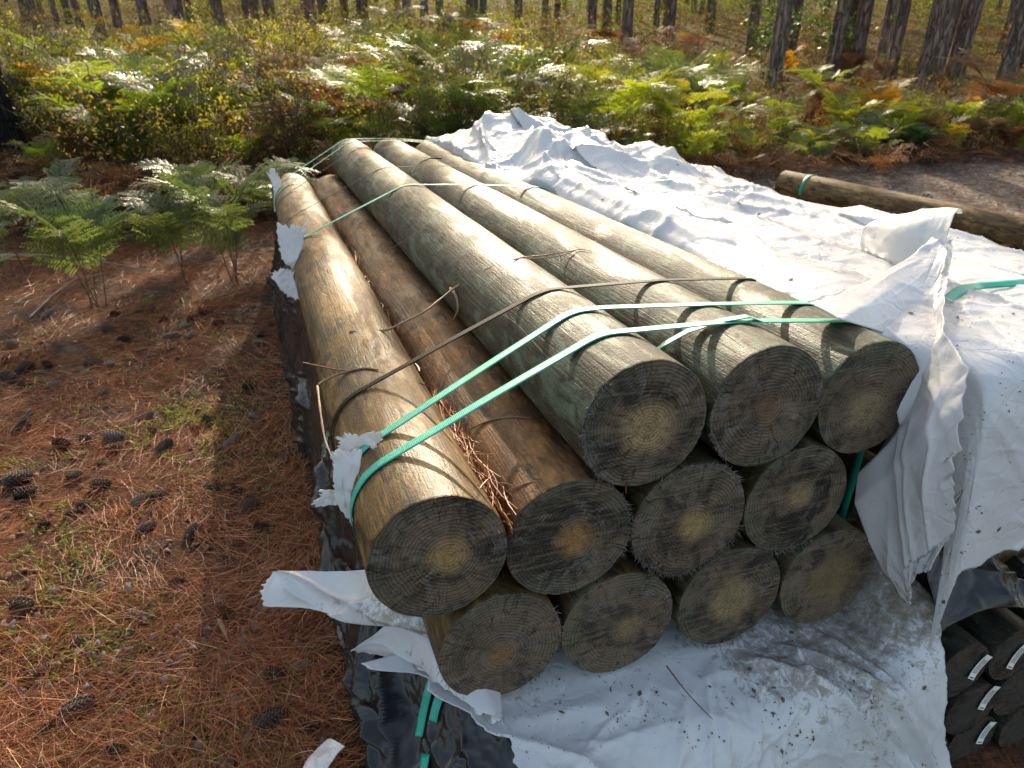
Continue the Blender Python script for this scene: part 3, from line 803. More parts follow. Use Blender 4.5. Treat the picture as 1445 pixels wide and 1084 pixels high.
# --- torn tongue of a second layer hanging over the front corner
def px_uv(px, py, w): return uwv(on(px, py, D, w))
L_e = [(1150, 432, 1.10), (1185, 452, 1.03), (1240, 490, 1.0), (1255, 540, 1.0), (1225, 610, 1.0), (1210, 668, .995), (1206, 710, .98), (1224, 760, .95), (1248, 805, .92), (1292, 848, .86)]
R_e = [(1338, 345, 1.42), (1340, 385, 1.24), (1339, 420, 1.07), (1338, 470, .95), (1374, 522, .845), (1368, 580, .81), (1362, 640, .80), (1358, 700, .79), (1354, 755, .785), (1324, 808, .785)]
Le = np.array([uwv(on(a, b, D, c)) for a, b, c in L_e[:2]] + [(1.16, 1.06, -.535), (1.20, 1.05, -.575), (1.215, 1.04, -.64), (1.20, 1.03, -.71), (1.12, 1.0, -.79)] + [uwv(on(a, b, D, c)) for a, b, c in L_e[5:]]); Re = np.array([uwv(on(a, b, D, c)) for a, b, c in R_e])
nt, mt = 150, 80
def rs(E, n): q, s = resample(E, .002); k = np.linspace(0, len(q) - 1, n); return np.stack([np.interp(k, np.arange(len(q)), q[:, j]) for j in range(3)], -1)
a_, b_ = rs(Le, nt), rs(Re, nt)
tt = np.linspace(0, 1, nt)[:, None]; cc_ = np.linspace(0, 1, mt)[None]
Q = a_[:, None] * (1 - cc_[..., None]) + b_[:, None] * cc_[..., None]
T_ = np.repeat(tt, mt, 1); C_ = np.repeat(cc_, nt, 0)
torn = .010 * (fbm(T_ * 60, C_ * 0, 9, 4) - .5) * sstep(.8, 1., C_)
Q[..., 0] += torn; Q[..., 2] += .02 * (fbm(C_ * 14, T_ * 0, 14, 4) - .5) * sstep(.85, 1, T_)
Bt = W3(Q[..., 0], Q[..., 1], Q[..., 2]); Nt = -normals(Bt)
if (Nt[60, 40] @ V) < 0: Nt = -Nt
wid = .28
hh_ = ridged(C_ * wid + 5, T_ * .75 + 2, 17, .8) + crumple(C_ * wid + 5, T_ * .75 + 2, 17, .4) + folds(C_ * wid, T_ * .75, rand_folds(16, 0, wid, 0, .75, 1.35, .25, .3, .012, .014, 15)) + .03 * np.sin(np.pi * np.clip(C_, 0, 1)) * sstep(.5, .7, T_) + .004
hh_ += folds(C_ * wid, T_ * .75, rand_folds(50, 0, wid, 0, .75, 1.2, .8, .09, .005, .008, 108))
hh_ += folds(C_ * wid, T_ * .75, [(.245, .18, 1.57, .22, .018, .035), (.12, .5, 1.45, .25, .02, .03)])
mk2 = sstep(.78, .95, T_); hh_ = hh_ * ((.12 + .88 * sstep(.25, .8, C_)) * (1 - .72 * sstep(.12, .25, T_) * sstep(.85, .6, T_)) * (1 - mk2) + .6 * mk2)
Gt = Bt + Nt * hh_[..., None]
if np.dot(normals(Gt)[60, 40], V) < 0: Gt = Gt[:, ::-1]; hh_ = hh_[:, ::-1]
sheet('torn_sheet', Gt, .0014, [M['white'], M['whitein']], 'torn tongue of white plastic hanging over the corner beside the pole ends', .10 + .3 * (fbm(C_ * 3, T_ * 6, 8, 4) - .45) + .25 * sstep(.85, 1, T_))

# curled up flap standing on the top of the bundle
ctrl = [[(1225, 352, 1.62), (1270, 385, 1.42), (1300, 400, 1.33), (1330, 395, 1.27)], [(1222, 338, 1.62), (1262, 360, 1.44), (1300, 372, 1.36), (1332, 370, 1.29)], [(1230, 322, 1.60), (1272, 325, 1.44), (1312, 330, 1.36), (1338, 345, 1.30)], [(1255, 312, 1.58), (1295, 303, 1.46), (1330, 298, 1.38), (1352, 303, 1.32)], [(1262, 316, 1.62), (1298, 308, 1.5), (1332, 303, 1.42), (1352, 306, 1.35)]]
CG = np.array([[on(a, b, D, c) for a, b, c in r] for r in ctrl])
def refine(CG, n, m):
    i = np.linspace(0, CG.shape[0] - 1, n); j = np.linspace(0, CG.shape[1] - 1, m)
    def cub(A, t):
        k = np.clip(np.floor(t).astype(int), 0, len(A) - 2); f = (t - k).reshape(-1, *[1] * (A.ndim - 1))
        p0 = A[np.maximum(k - 1, 0)]; p1 = A[k]; p2 = A[k + 1]; p3 = A[np.minimum(k + 2, len(A) - 1)]
        return .5 * (2 * p1 + (p2 - p0) * f + (2 * p0 - 5 * p1 + 4 * p2 - p3) * f ** 2 + (3 * p1 - p0 - 3 * p2 + p3) * f ** 3)
    A = cub(CG, i); return np.swapaxes(cub(np.swapaxes(A, 0, 1), j), 0, 1)
Gf = refine(CG, 50, 70)
ii, jj = np.meshgrid(np.linspace(0, .2, 50), np.linspace(0, .3, 70), indexing='ij')
Gf = Gf + normals(Gf) * (ridged(ii + 3, jj + 8, 25, .6) + crumple(ii, jj, 25, .4))[..., None]
sheet('sheet_flap', Gf, .0014, [M['white'], M['whitein']], 'curled translucent flap of white plastic standing up on the right bundle', .1 + 0 * ii)

# --- white base sheet under the stack, draped over the lower bundle's front
n1, m1 = 170, 220
s2 = np.concatenate([np.linspace(.34, -.06, 80), np.linspace(-.066, -.62, n1 - 80)])
W1 = .80
ul = np.interp(-s2, [-.34, -.27, -.18, -.118, -.02, .1, .3, .62], [.05, .15, .20, .25, .285, .30, .33, .36])
ur = np.interp(-s2, [-.34, -.1, 0, .1, .3, .45, .62], [1.24, 1.22, 1.20, 1.17, 1.19, 1.16, 1.12])
ul = ul + .022 * (fbm(s2 * 22, s2 * 0 + 9, 33, 4) - .5) * 2; ur = ur + .016 * (fbm(s2 * 30, s2 * 0 + 2, 34, 4) - .5) * 2
c2 = np.linspace(0, 1, m1)
Up = ul[:, None] * (1 - c2) + ur[:, None] * c2; Sp = np.repeat(s2[:, None], m1, 1)
g2 = sp_(-Sp, .07); w2 = W1 + sp_(Sp, .07) - .03
v2 = -1.094 - .06 * (Up - .286) - g2 * .93 - .02 * sstep(.25, .05, Sp)
v2 = v2 + .10 * sstep(1.08, 1.22, Up) * sstep(-.05, .10, Sp)
w2 = w2 - g2 * .22
B2 = W3(Up, w2, v2); N2 = normals(B2)
if (N2[20, 100] @ V) < 0: N2 = -N2
inpole = sstep(.17, .11, Sp)                           # stay flat where poles rest on it
h2 = (ridged(Up, Sp, 41, .75) + crumple(Up, Sp, 41, .3)) * (.25 + .75 * inpole)
fl = []
rg = np.random.default_rng(3)
for k in range(26):
    a0 = rg.uniform(.3, 1.15); an = rad(90 + (a0 - .72) * 55) + rg.normal() * .18
    fl.append((a0, rg.uniform(-.32, .08), an, rg.uniform(.1, .3), rg.uniform(.008, .02), rg.uniform(-.012, .022)))
fl += [(.62, -.12, rad(-35), .3, .02, .025), (.45, -.05, rad(-50), .25, .018, .02), (.98, -.08, rad(118), .26, .022, .032), (1.06, -.06, rad(120), .28, .02, .034), (.88, -.02, rad(95), .14, .016, .03), (.80, -.22, rad(12), .3, .02, .02)]
h2 = h2 + folds(Up, Sp, fl) * inpole
h2 = h2 + folds(Up, Sp, rand_folds(55, .25, 1.2, -.5, .12, 1.5, .9, .14, .005, .007, 107)) * inpole
G2 = B2 + N2 * h2[..., None]
d2 = .50 * sstep(-.10, .14, Sp) * (.35 + .65 * sstep(.62, .9, Up)) + .30 * (fbm(Up * 9, Sp * 5, 44, 4) - .45) + .1 + .2 * gau(Up, Sp, 1.0, -.1, .14, .16)
if (normals(G2)[20, 100] @ V) < 0: G2 = G2[:, ::-1]; d2 = d2[:, ::-1]
sheet('base_sheet', G2, .0016, [M['white'], M['black']], 'dirty white plastic sheet under the pole ends, hanging down the front', d2)

# white flap sticking out to the left under the ochre pole
ctrl = [[(385, 808, 1.42), (370, 832, 1.40), (371, 856, 1.38)], [(430, 806, 1.38), (425, 835, 1.35), (430, 858, 1.33)], [(480, 807, 1.33), (478, 845, 1.29), (470, 868, 1.27)], [(530, 806, 1.26), (520, 850, 1.21), (482, 880, 1.22)], [(580, 812, 1.20), (560, 862, 1.12), (560, 884, 1.11)], [(640, 850, 1.12), (620, 880, 1.05), (612, 905, 1.03)]]
CG = np.array([[on(a, b, D, c) for a, b, c in r] for r in ctrl])
Gw = refine(CG, 70, 46)
ii, jj = np.meshgrid(np.linspace(0, .38, 70), np.linspace(0, .14, 46), indexing='ij')
Gw[..., 2] += .004 * (fbm(ii * 50, jj * 0, 3, 3) - .5)
Gw[0] += np.array([[.012, 0, 0]]) * (fbm(jj[0] * 130, jj[0] * 0, 5, 3) - .5)[:, None] * 2
Gw = Gw + normals(Gw) * (ridged(ii + 1, jj + 4, 51, .6) + folds(ii, jj, [(.16, .07, .35, .2, .012, .015), (.05, .05, 1.2, .06, .01, .01)]))[..., None]
if (normals(Gw)[30, 20] @ V) < 0: Gw = Gw[:, ::-1]
sheet('sheet_flap', Gw, .0014, [M['white'], M['white']], 'strip of torn white plastic sticking out left from under the ochre pole', .18 + .45 * (fbm(ii * 14, jj * 22, 60, 4) - .42) + .3 * sstep(.2, .3, ii))

ctrl = [[(500, 910, 1.17), (503, 913, 1.168), (508, 917, 1.166)], [(530, 893, 1.15), (540, 908, 1.14), (548, 926, 1.13)], [(560, 872, 1.13), (572, 905, 1.10), (590, 938, 1.07)], [(600, 872, 1.10), (612, 920, 1.04), (622, 966, .99)], [(650, 900, 1.02), (655, 950, .98), (668, 1000, .93)], [(700, 950, .99), (705, 985, .94), (708, 1022, .89)]]
CG = np.array([[on(a, b, D, c) for a, b, c in r] for r in ctrl])
Gw = refine(CG, 70, 46)
ii, jj = np.meshgrid(np.linspace(0, .34, 70), np.linspace(0, .1, 46), indexing='ij')
Gw[:, -1] += .012 * (fbm(ii[:, 0] * 60, ii[:, 0] * 0, 6, 3) - .5)[:, None]
Gw = Gw + normals(Gw) * (ridged(ii + 7, jj + 4, 56, .6))[..., None]
if (normals(Gw)[30, 20] @ V) < 0: Gw = Gw[:, ::-1]
sheet('torn_sheet', Gw, .0014, [M['white'], M['white']], 'pointed torn corner of white plastic above the black film at lower left', .22 + .4 * (fbm(ii * 14, jj * 22, 62, 4) - .42))

# --- black film down the left side of the stack and round its front corner
st = [  # top (u, w, v), bottom (u, w, z)
    ((.10, 4.62, -.80), (-.02, 4.70)), ((.085, 4.0, -.78), (-.02, 4.0)), ((.085, 3.2, -.78), (.0, 3.2)), ((.085, 2.5, -.78), (.02, 2.5)), ((.085, 1.9, -.80), (.035, 1.9)),
    ((.085, 1.6, -.82), (.03, 1.58)), ((.10, 1.40, -.92), (.05, 1.36)), ((.12, 1.22, -1.10), (.06, 1.12)), ((.16, 1.10, -1.12), (.06, .95)), ((.20, .99, -1.115), (.08, .80)), ((.26, .90, -1.125), (.2, .70)), ((.34, .84, -1.14), (.36, .66)), ((.46, .81, -1.15), (.5, .64))]
q = np.linspace(0, len(st) - 1, 360)
TU = np.array([a for a, b in st]); BU = np.array([b for a, b in st])
def ip(A, k): return np.interp(q, np.arange(len(A)), A[:, k])
nb = 130
f_ = np.linspace(0, 1, nb)[:, None]
topP = W3(ip(TU, 0), ip(TU, 1), ip(TU, 2)); 
bu, bw = ip(BU, 0), ip(BU, 1)
Pb = W3(bu, bw, np.zeros_like(bu)); Pb = Pb + np.outer((gz(Pb[:, 0], Pb[:, 1]) + .003 - Pb[:, 2]) / V[2], V)
Bb = topP[None] * (1 - f_[..., None]) + Pb[None] * f_[..., None]
alen = np.concatenate([[0], np.cumsum(np.linalg.norm(np.diff(Pb, axis=0), axis=1))])
X_ = np.repeat(alen[None], nb, 0); F_ = np.repeat(f_, 360, 1)
Y_ = F_ * .75
Nb = normals(Bb)
if (Nb[60, 150] @ U) > 0: Nb = -Nb
hb = crumple(X_, Y_, 71, 1.1) + ridged(X_, Y_, 77, .25) * sstep(0, .12, F_)
hb += folds(X_, Y_, rand_folds(90, 0, alen[-1], .05, .7, 1.4, .7, .16, .006, .014, 117)) * sstep(.0, .2, F_)
hb += folds(X_, Y_, rand_folds(70, 0, alen[-1], .05, .7, 1.35, .35, .25, .020, .034, 19)) * sstep(.0, .2, F_)
hb += folds(X_, Y_, rand_folds(60, alen[-1] - 1.4, alen[-1], .05, .6, .9, 1.0, .12, .012, .026, 23)) * sstep(.0, .2, F_)
hb += folds(X_, Y_, rand_folds(34, alen[-1] - 1.6, alen[-1], .05, .6, .7, .9, .3, .03, .045, 217)) * sstep(.0, .25, F_)
hb += .03 * np.sin(np.pi * F_) * sstep(alen[-1] - 1.6, alen[-1] - .9, X_) - .012
hb += .03 * sstep(.8, 1., F_) * vn(X_ * 6, Y_ * 0, 3)
Gb = Bb + Nb * hb[..., None]
Gb[..., 2] = np.maximum(Gb[..., 2], gz(Gb[..., 0], Gb[..., 1]) + .004)
if (normals(Gb)[60, 150] @ U) > 0: Gb = Gb[:, ::-1]
sheet('black_film', Gb, .0012, [M['black'], M['black']], 'crumpled black plastic film down the left side and front corner of the stack')
BF = Gb

# black film between the tagged poles and the sheet
n3, m3 = 70, 110
a3, b3 = np.meshgrid(np.linspace(0, 1, n3), np.linspace(0, 1, m3), indexing='ij')
u3 = 1.17 + .75 * b3; 
lowe = vv + 1.5 * hh + .085 - .06 * (b3 * .75) + .03 * np.sin(b3 * 11) * (1 - a3)
v3 = lowe * (1 - a3) + (-.93 - .15 * sstep(.18, .40, b3)) * a3
w3_ = .845 - .05 * (1 - a3) + .06 * a3
Bk = W3(u3, w3_, v3); Nk = normals(Bk)
if (Nk[30, 50] @ D) > 0: Nk = -Nk
Gk = Bk + Nk * (crumple(u3, v3, 81, 1.5) + folds(u3, v3, rand_folds(25, 1.2, 1.9, -1.2, -.95, .3, .7, .15, .012, .02, 29)))[..., None]
if (normals(Gk)[30, 50] @ D) > 0: Gk = Gk[:, ::-1]
sheet('black_film', Gk, .0012, [M['black'], M['black']], 'black plastic film between the tagged poles and the white sheet')

# white scrap on the ground at the lower left corner
ctrl = [[(418, 1100, .06), (436, 1066, .07), (462, 1042, .08)], [(432, 1110, .09), (448, 1075, .10), (474, 1045, .11)], [(446, 1120, .10), (460, 1086, .11), (486, 1052, .12)]]
CG = np.array([[(lambda r: O + r * ((z - CH) / r[2]))(ray(a, b)) for a, b, z in r_] for r_ in ctrl])
Gw = refine(CG, 40, 40); ii, jj = np.meshgrid(np.linspace(0, .1, 40), np.linspace(0, .14, 40), indexing='ij')
Gw = Gw + normals(Gw) * crumple(ii, jj, 91, .8)[..., None]
if Gw[20, 20, 2] > 0 and normals(Gw)[20, 20, 2] < 0: Gw = Gw[:, ::-1]
sheet('sheet_flap', Gw, .0014, [M['white'], M['white']], 'small white plastic corner turned up at the foot of the black film', .1 + 0 * ii)

# straps over the black film at the lower left
def film_strap(pts, label, width=.019):
    C = BF.reshape(-1, 3); Pp_ = C - O; z = Pp_ @ FW; X = CX + FPX * (Pp_ @ RV) / z; Yp = CY + FPX * (Pp_ @ DN) / z
    out = []
    for a, b in pts:
        dd = (X - a) ** 2 + (Yp - b) ** 2; k = np.argsort(dd)[:6]
        zz = (C[k] - O) @ FW; out.append(O + ray(a, b) * (zz.min() - .006))
    P, _ = resample(np.array(out), .008)
    for _ in range(6): P[1:-1] = (P[:-2] + 2 * P[1:-1] + P[2:]) / 4
    Nn = -U * .75 + V * .35 - D * .55; Nn /= np.linalg.norm(Nn)
    tag(link('packing_strap', ribbon(P, np.tile(Nn, (len(P), 1)), width, .0009, M['green'], 'packing_strap')), label, 'strap', 'straps over the black film')
film_strap([(613, 950), (606, 968), (600, 992), (595, 1015), (591, 1040)], 'green strap on black film at lower left, the longer of two')
film_strap([(630, 968), (620, 982), (614, 1000), (610, 1022)], 'short curved green strap on black film right beside the longer one')
film_strap([(601, 1064), (598, 1080), (596, 1100)], 'end of green strap emerging from black film at the bottom edge')
film_strap([(462, 615), (460, 640), (459, 662)], 'thin green strip against the black film left of the ochre pole', .006)

# green strap on the white sheet at the right edge
pts = [(1338, 424), (1346, 414), (1362, 407), (1385, 403), (1415, 401), (1450, 398), (1490, 394)]
pp = []
for a, b in pts:
    dlt = G.reshape(-1, 3) - O; z = dlt @ FW; X = CX + FPX * (dlt @ RV) / z; Yp = CY + FPX * (dlt @ DN) / z
    k = np.argsort((X - a) ** 2 + (Yp - b) ** 2)[:8]; pp.append(O + ray(a, b) * (z[k].min() - .008))
P_, _ = resample(np.array(pp), .012)
for _ in range(8): P_[1:-1] = (P_[:-2] + 2 * P_[1:-1] + P_[2:]) / 4
tag(link('packing_strap', ribbon(P_, np.tile(V * .9 - D * .43, (len(P_), 1)), .024, .0009, M['green'], 'packing_strap')), 'green strap over the white sheet at the right edge', 'strap', 'straps on the right bundle')
# thin strap far back on the sheet
pts = [(905, 262), (960, 262), (1010, 260), (1060, 258), (1100, 246), (1138, 237)]
pp = [np.array(top_at(*uwv(on(a, b, V, -.5))[:2])) + V * .02 for a, b in pts[:4]] 
P_, _ = resample(np.array(pp), .012)
tag(link('packing_strap', ribbon(P_, np.tile(V, (len(P_), 1)), .012, .0009, M['green'], 'packing_strap')), 'thin green strap lying on the white sheet far back', 'strap', 'straps on the right bundle')
for (w_, lab_) in ((FL_ - .14, 'green strap around the far end of the bare brown pole'), (.30, 'green strap over the bare brown pole at the right edge')):
    an = np.linspace(rad(-10), rad(195), 40)
    Pn = np.multiply.outer(np.cos(an), FU) + np.multiply.outer(np.sin(an), FV)
    Pq = F0 + FD * w_ + Pn * .0945
    tag(link('packing_strap', ribbon(Pq[::-1], Pn[::-1], .022, .001, M['green'], 'packing_strap')), lab_, 'strap', 'straps on the right bundle')
bt = MB(); 
c0 = F0 + FD * .36 - FU * .40 - FV * .05
ax_ = [FU * .30, FD * .022, FV * .02]
vs = [c0 + sx * ax_[0] + sy * ax_[1] + sz * ax_[2] for sx in (-1, 1) for sy in (-1, 1) for sz in (-1, 1)]
bt.add(vs, [[0, 1, 3, 2], [4, 6, 7, 5], [0, 4, 5, 1], [2, 3, 7, 6], [0, 2, 6, 4], [1, 5, 7, 3]])
tag(link('timber_batten', bt.mesh('timber_batten', M['batten'], False)), 'dark red brown batten beside the bare pole at the right edge', 'batten')


def crumbs(Gs, n, seed, label, i0, i1, j0, j1):
    r = np.random.default_rng(seed); N = normals(Gs); 
    ii = r.integers(int(i0 * Gs.shape[0]), int(i1 * Gs.shape[0]), n); jj = r.integers(int(j0 * Gs.shape[1]), int(j1 * Gs.shape[1]), n)
    # crumbs gather in clusters
    k = fbm(ii * .06, jj * .06, seed, 3) > .5; ii, jj = ii[k], jj[k]; n = len(ii)
    C = Gs[ii, jj] + N[ii, jj] * .0015; dd = r.normal(0, 1, (n, 3)); dd -= (dd * N[ii, jj]).sum(1)[:, None] * N[ii, jj]; dd /= np.linalg.norm(dd, axis=1)[:, None]
    sd = np.cross(dd, N[ii, jj]); l = (r.uniform(.001, .0035, n) * np.where(r.random(n) < .12, 2.5, 1))[:, None]; w_ = r.uniform(.25, .8, n)[:, None]
    v = np.stack([C - dd * l, C + sd * l * w_, C + dd * l * .9, C - sd * l * w_, C + N[ii, jj] * .0012], 1)
    F = (np.arange(n) * 5)[:, None, None] + np.array([[0, 1, 4], [1, 2, 4], [2, 3, 4], [3, 0, 4]])[None]
    tag(link('crumbs', mesh('crumbs', v.reshape(-1, 3), F.reshape(-1, 3), M['stem'], False)), label, 'crumbs', None, 'stuff')


crumbs(G2, 1500, 5, 'dark crumbs of bark and soil on the white base sheet', .1, .75, .05, .98)
crumbs(G, 1600, 6, 'dark specks and crumbs on the draped white sheet', .02, .8, .02, .98)


# torn white shreds caught under straps on the left pole
def shred(px, py, size, n, seed, label, off=.012, pole_='E', spread=(1., 1.)):
    r = np.random.default_rng(seed); u, w, v, rr = POLES[pole_]
    k = ray(px, py); a, b = k @ U, k @ V
    A = a * a + b * b; Bq = -2 * (a * u + b * v); Cq = u * u + v * v - rr * rr; Dq = Bq * Bq - 4 * A * Cq
    t = -Bq / 2 / A if Dq < 0 else (-Bq - Dq ** .5) / 2 / A
    c = O + k * (t - off)
    nn, mm = 34, 24
    ii, jj = np.meshgrid(np.linspace(-1, 1, nn), np.linspace(-1, 1, mm), indexing='ij')
    ang = np.arctan2(jj, ii); rad_ = np.maximum(np.abs(ii), np.abs(jj))
    jag = 1 + (.34 * (fbm(np.cos(ang) * 1.6 + seed, np.sin(ang) * 1.6, seed, 2) - .5) * 2 + .16 * (fbm(np.cos(ang) * 14 + seed, np.sin(ang) * 14, seed + 5, 2) - .5) * 2) * rad_ ** 3
    sw = .35 * np.sin(ii * 2.6 + seed)
    X = ii * size * spread[0] * jag; Y = jj * size * spread[1] * jag * (1 - .35 * ii) + sw * size * spread[1]
    ax = RV * .15 + DN * 1.; ax /= np.linalg.norm(ax); bx = RV
    Gs = c + np.multiply.outer(X, ax) + np.multiply.outer(Y, bx) - np.multiply.outer((crumple(X * 2.2 + seed, Y * 2.2, seed, 1.1) + ridged(X * 3 + seed, Y * 3, seed, .4)) + .4 * (Y ** 2) / size, FW) 
    if (normals(Gs)[15, 12] @ FW) > 0: Gs = Gs[:, ::-1]
    sheet('plastic_scrap', Gs, .001, [M['scrap'], M['scrap']], label, None, cat='plastic scrap')
shred(502, 632, .034, 0, 3, 'torn white scrap caught under the second green strap on the ochre pole', .010, 'E', (.8, 1.))
shred(493, 692, .05, 0, 4, 'ragged white plastic rag hanging at the left flank of the ochre pole', .006, 'E', (1.2, .35))
shred(418, 358, .075, 0, 5, 'white shred under the middle green strap on the ochre pole', .012, 'E', (1.25, .5))
shred(407, 400, .06, 0, 6, 'frayed white shred hanging below the middle strap, over black film', .012, 'E', (.9, .55))
shred(391, 268, .1, 0, 8, 'white shred under the far straps at the tip of the ochre pole', .012, 'E', (1.1, .28))
shred(478, 700, .03, 0, 9, 'small pointed white shred left of the ochre pole above black film', .02, 'E', (.5, 1.2))


# ------------------------------------------------------------------ twigs, needles and bits on the poles
def on_pole(px, py, n, lift=.003):
    u, w, v, r = POLES[n]; k = ray(px, py); a, b = k @ U, k @ V; r = r + lift
    A = a * a + b * b; Bq = -2 * (a * u + b * v); Cq = u * u + v * v - r * r; Dq = Bq * Bq - 4 * A * Cq
    t = -Bq / 2 / A if Dq < 0 else (-Bq - Dq ** .5) / 2 / A
    return O + k * t


def twig(pts, r, label, mat='twig', grp='twigs and stems lying on the poles', taper=.5):
    P, s = resample(np.array(pts), .012)
    for _ in range(4): P[1:-1] = (P[:-2] + 2 * P[1:-1] + P[2:]) / 4
    rr = r * np.linspace(1, taper, len(P)) * (1 + .15 * np.sin(s * 90))
    tag(link('dry_stem', MB().tube(P, rr).mesh('dry_stem', M[mat])), label, 'twig', grp)
twig([on_pole(493, 468, 'E'), on_pole(545, 467, 'E', .006), on_pole(600, 440, 'F', .1), on_pole(640, 407, 'A', .006), on_pole(690, 378, 'A'), on_pole(730, 364, 'A'), on_pole(770, 360, 'B', .03), on_pole(815, 353, 'B')], .0032, 'long pale dry stem lying across from the ochre pole to the second top pole')
twig([on_pole(636, 407, 'A', .006), on_pole(645, 418, 'A', .004), on_pole(648, 436, 'A', .004), on_pole(640, 452, 'A', .006)], .0045, 'curled pale leaf hanging from the long dry stem')
twig([on_pole(725, 366, 'A', .005), on_pole(770, 364, 'B', .03), on_pole(800, 360, 'B', .006), on_pole(816, 350, 'B'), on_pole(836, 355, 'B')], .002, 'thin brown stem looped on the second top pole')
twig([on_pole(448, 545, 'E', .03), on_pole(455, 538, 'E', .02), on_pole(480, 527, 'E', .006), on_pole(515, 518, 'E'), on_pole(538, 523, 'E')], .0035, 'crooked grey twig at the left edge of the ochre pole')
twig([on_pole(448, 545, 'E', .03), on_pole(452, 580, 'E', .03), on_pole(458, 620, 'E', .025), on_pole(470, 650, 'E', .02), on_pole(480, 672, 'E', .01)], .003, 'crooked brown twig hanging down the left flank of the ochre pole')
twig([on_pole(428, 512, 'E', .03), on_pole(480, 523, 'E', .006), on_pole(540, 525, 'E'), on_pole(590, 540, 'E'), on_pole(612, 548, 'E', .004)], .0022, 'reddish pine needle spray across the ochre pole', 'chip')
twig([on_pole(665, 605, 'F', .004), on_pole(690, 592, 'F', .003), on_pole(725, 588, 'F', .003), on_pole(757, 590, 'F', .004)], .0022, 'curved brown stem on the second ochre pole')
twig([on_pole(696, 712, 'F', .005), on_pole(715, 690, 'F'), on_pole(750, 680, 'F'), on_pole(803, 667, 'F')], .0012, 'hair thin pale stem near the end of the second ochre pole')
twig([on_pole(545, 352, 'F', .01), on_pole(580, 345, 'F', .01), on_pole(600, 322, 'A', .01), on_pole(540, 358, 'F', .02)], .0012, 'wispy dry stem in the groove far back')
for k_, (a, b) in enumerate([((1335, 712), (1363, 685)), ((1345, 716), (1360, 690))]):
    p0 = O + ray(*a) * ((on(*a, D, .80) - O) @ FW - .01); p1 = O + ray(*b) * ((on(*b, D, .82) - O) @ FW - .01)
    twig([p0, (p0 + p1) / 2 + DN * .004, p1], .0013, 'pair of red pine needles stuck to the white sheet', 'chip', 'needle pair on the sheet')
twig([on(935, 930, D, .83) - FW * .03, on(965, 970, D, .79) - FW * .03, on(1005, 1010, D, .76) - FW * .03], .0014, 'thin dark stem on the white sheet below the pole ends', 'stem', 'stems on the base sheet')
twig([np.array(top_at(*uwv(on(a, b, V, -.5))[:2])) + V * .012 for a, b in ((1160, 440), (1178, 428), (1196, 420))], .003, 'small curled dry leaf on the white sheet beside the top pole', 'twig', 'bits on the white sheet')


def strips(C, dirs, L, wd, bend, nrm=None, seg=3):
    """flat curved blades. C (n,3) centres, dirs (n,3) unit, L (n,), wd (n,)"""
    n = len(C); up = np.array([0, 0, 1.])
    side = np.cross(dirs, up); side /= np.linalg.norm(side, axis=1)[:, None] + 1e-9
    roll = rng.uniform(-1.2, 1.2, n)[:, None]; up2 = np.cross(side, dirs)
    side = side * np.cos(roll) + up2 * np.sin(roll)
    t = np.linspace(-.5, .5, seg + 1)
    pos = C[:, None] + dirs[:, None] * (t[None, :, None] * L[:, None, None]) + np.cross(up, dirs)[:, None] * ((t[None, :, None] ** 2 - .1) * (bend * L)[:, None, None])
    wv = wd[:, None, None] * (1 - .5 * np.abs(t * 2)[None, :, None] ** 3) * .5
    a = pos - side[:, None] * wv; b = pos + side[:, None] * wv
    Vt = np.stack([a, b], 2).reshape(n, -1, 3)
    k = 2 * (seg + 1)
    base = (np.arange(n) * k)[:, None, None]
    q_ = np.array([[2 * i, 2 * i + 1, 2 * i + 3, 2 * i + 2] for i in range(seg)])[None]
    return Vt.reshape(-1, 3), (base + q_).reshape(-1, 4), k


# red needles caught in the groove between the two ochre poles
nn = 260
tw = rng.beta(1.4, 1.1, nn); tw = np.where(rng.random(nn) < .7, 1.0 + .45 * rng.random(nn) ** 1.3, 1.0 + 2.6 * tw)
Cn = W3(.304 + rng.normal(0, .012, nn), tw, -.700 + rng.uniform(-.03, .02, nn) - .02 * (tw - 1) * .2)
dn = D[None] + rng.normal(0, .22, (nn, 3)) + np.outer(rng.normal(0, .1, nn), V); dn /= np.linalg.norm(dn, axis=1)[:, None]
Vn, Fn, kk = strips(Cn, dn, rng.uniform(.08, .17, nn), rng.uniform(.0012, .002, nn), rng.normal(0, .25, nn), seg=4)
me = mesh('pine_needle_clump', Vn, Fn, M['needle'], False); fattr(me, 'nv', np.repeat(rng.uniform(.2, .85, nn), kk))
tag(link('pine_needle_clump', me), 'clump of red pine needles caught in the groove between the two ochre poles', 'pine needles', None, 'stuff')
nn = 380
gsel = rng.integers(0, 3, nn); gu = np.array([.302, .535, .49])[gsel]; gv = np.array([-.715, -.80, -.69])[gsel]
ww = .97 + 2.2 * rng.random(nn) ** 1.6
Cn = W3(gu + rng.normal(0, .018, nn), ww, gv + rng.uniform(-.02, .02, nn))
dn = D[None] * rng.normal(0, 1, (nn, 1)) + rng.normal(0, .5, (nn, 3)); dn /= np.linalg.norm(dn, axis=1)[:, None]
Vn, Fn, kk = strips(Cn, dn, rng.uniform(.01, .06, nn), rng.uniform(.0015, .005, nn), rng.normal(0, .6, nn), seg=3)
me = mesh('groove_litter', Vn, Fn, M['needle'], False); fattr(me, 'nv', np.repeat(rng.uniform(.0, .6, nn), kk))
tag(link('groove_litter', me), 'dry litter and crumbs of bark in the grooves between poles', 'litter', None, 'stuff')

# ------------------------------------------------------------------ litter on the ground
def px_ground(n, x0, x1, y0, y1):
    x = rng.uniform(x0, x1, n); y = rng.uniform(y0, y1, n)
    r = FW[None] + np.outer((x - CX) / FPX, RV) + np.outer((y - CY) / FPX, DN)
    P = O + r * (-CH / r[:, 2])[:, None]
    return P


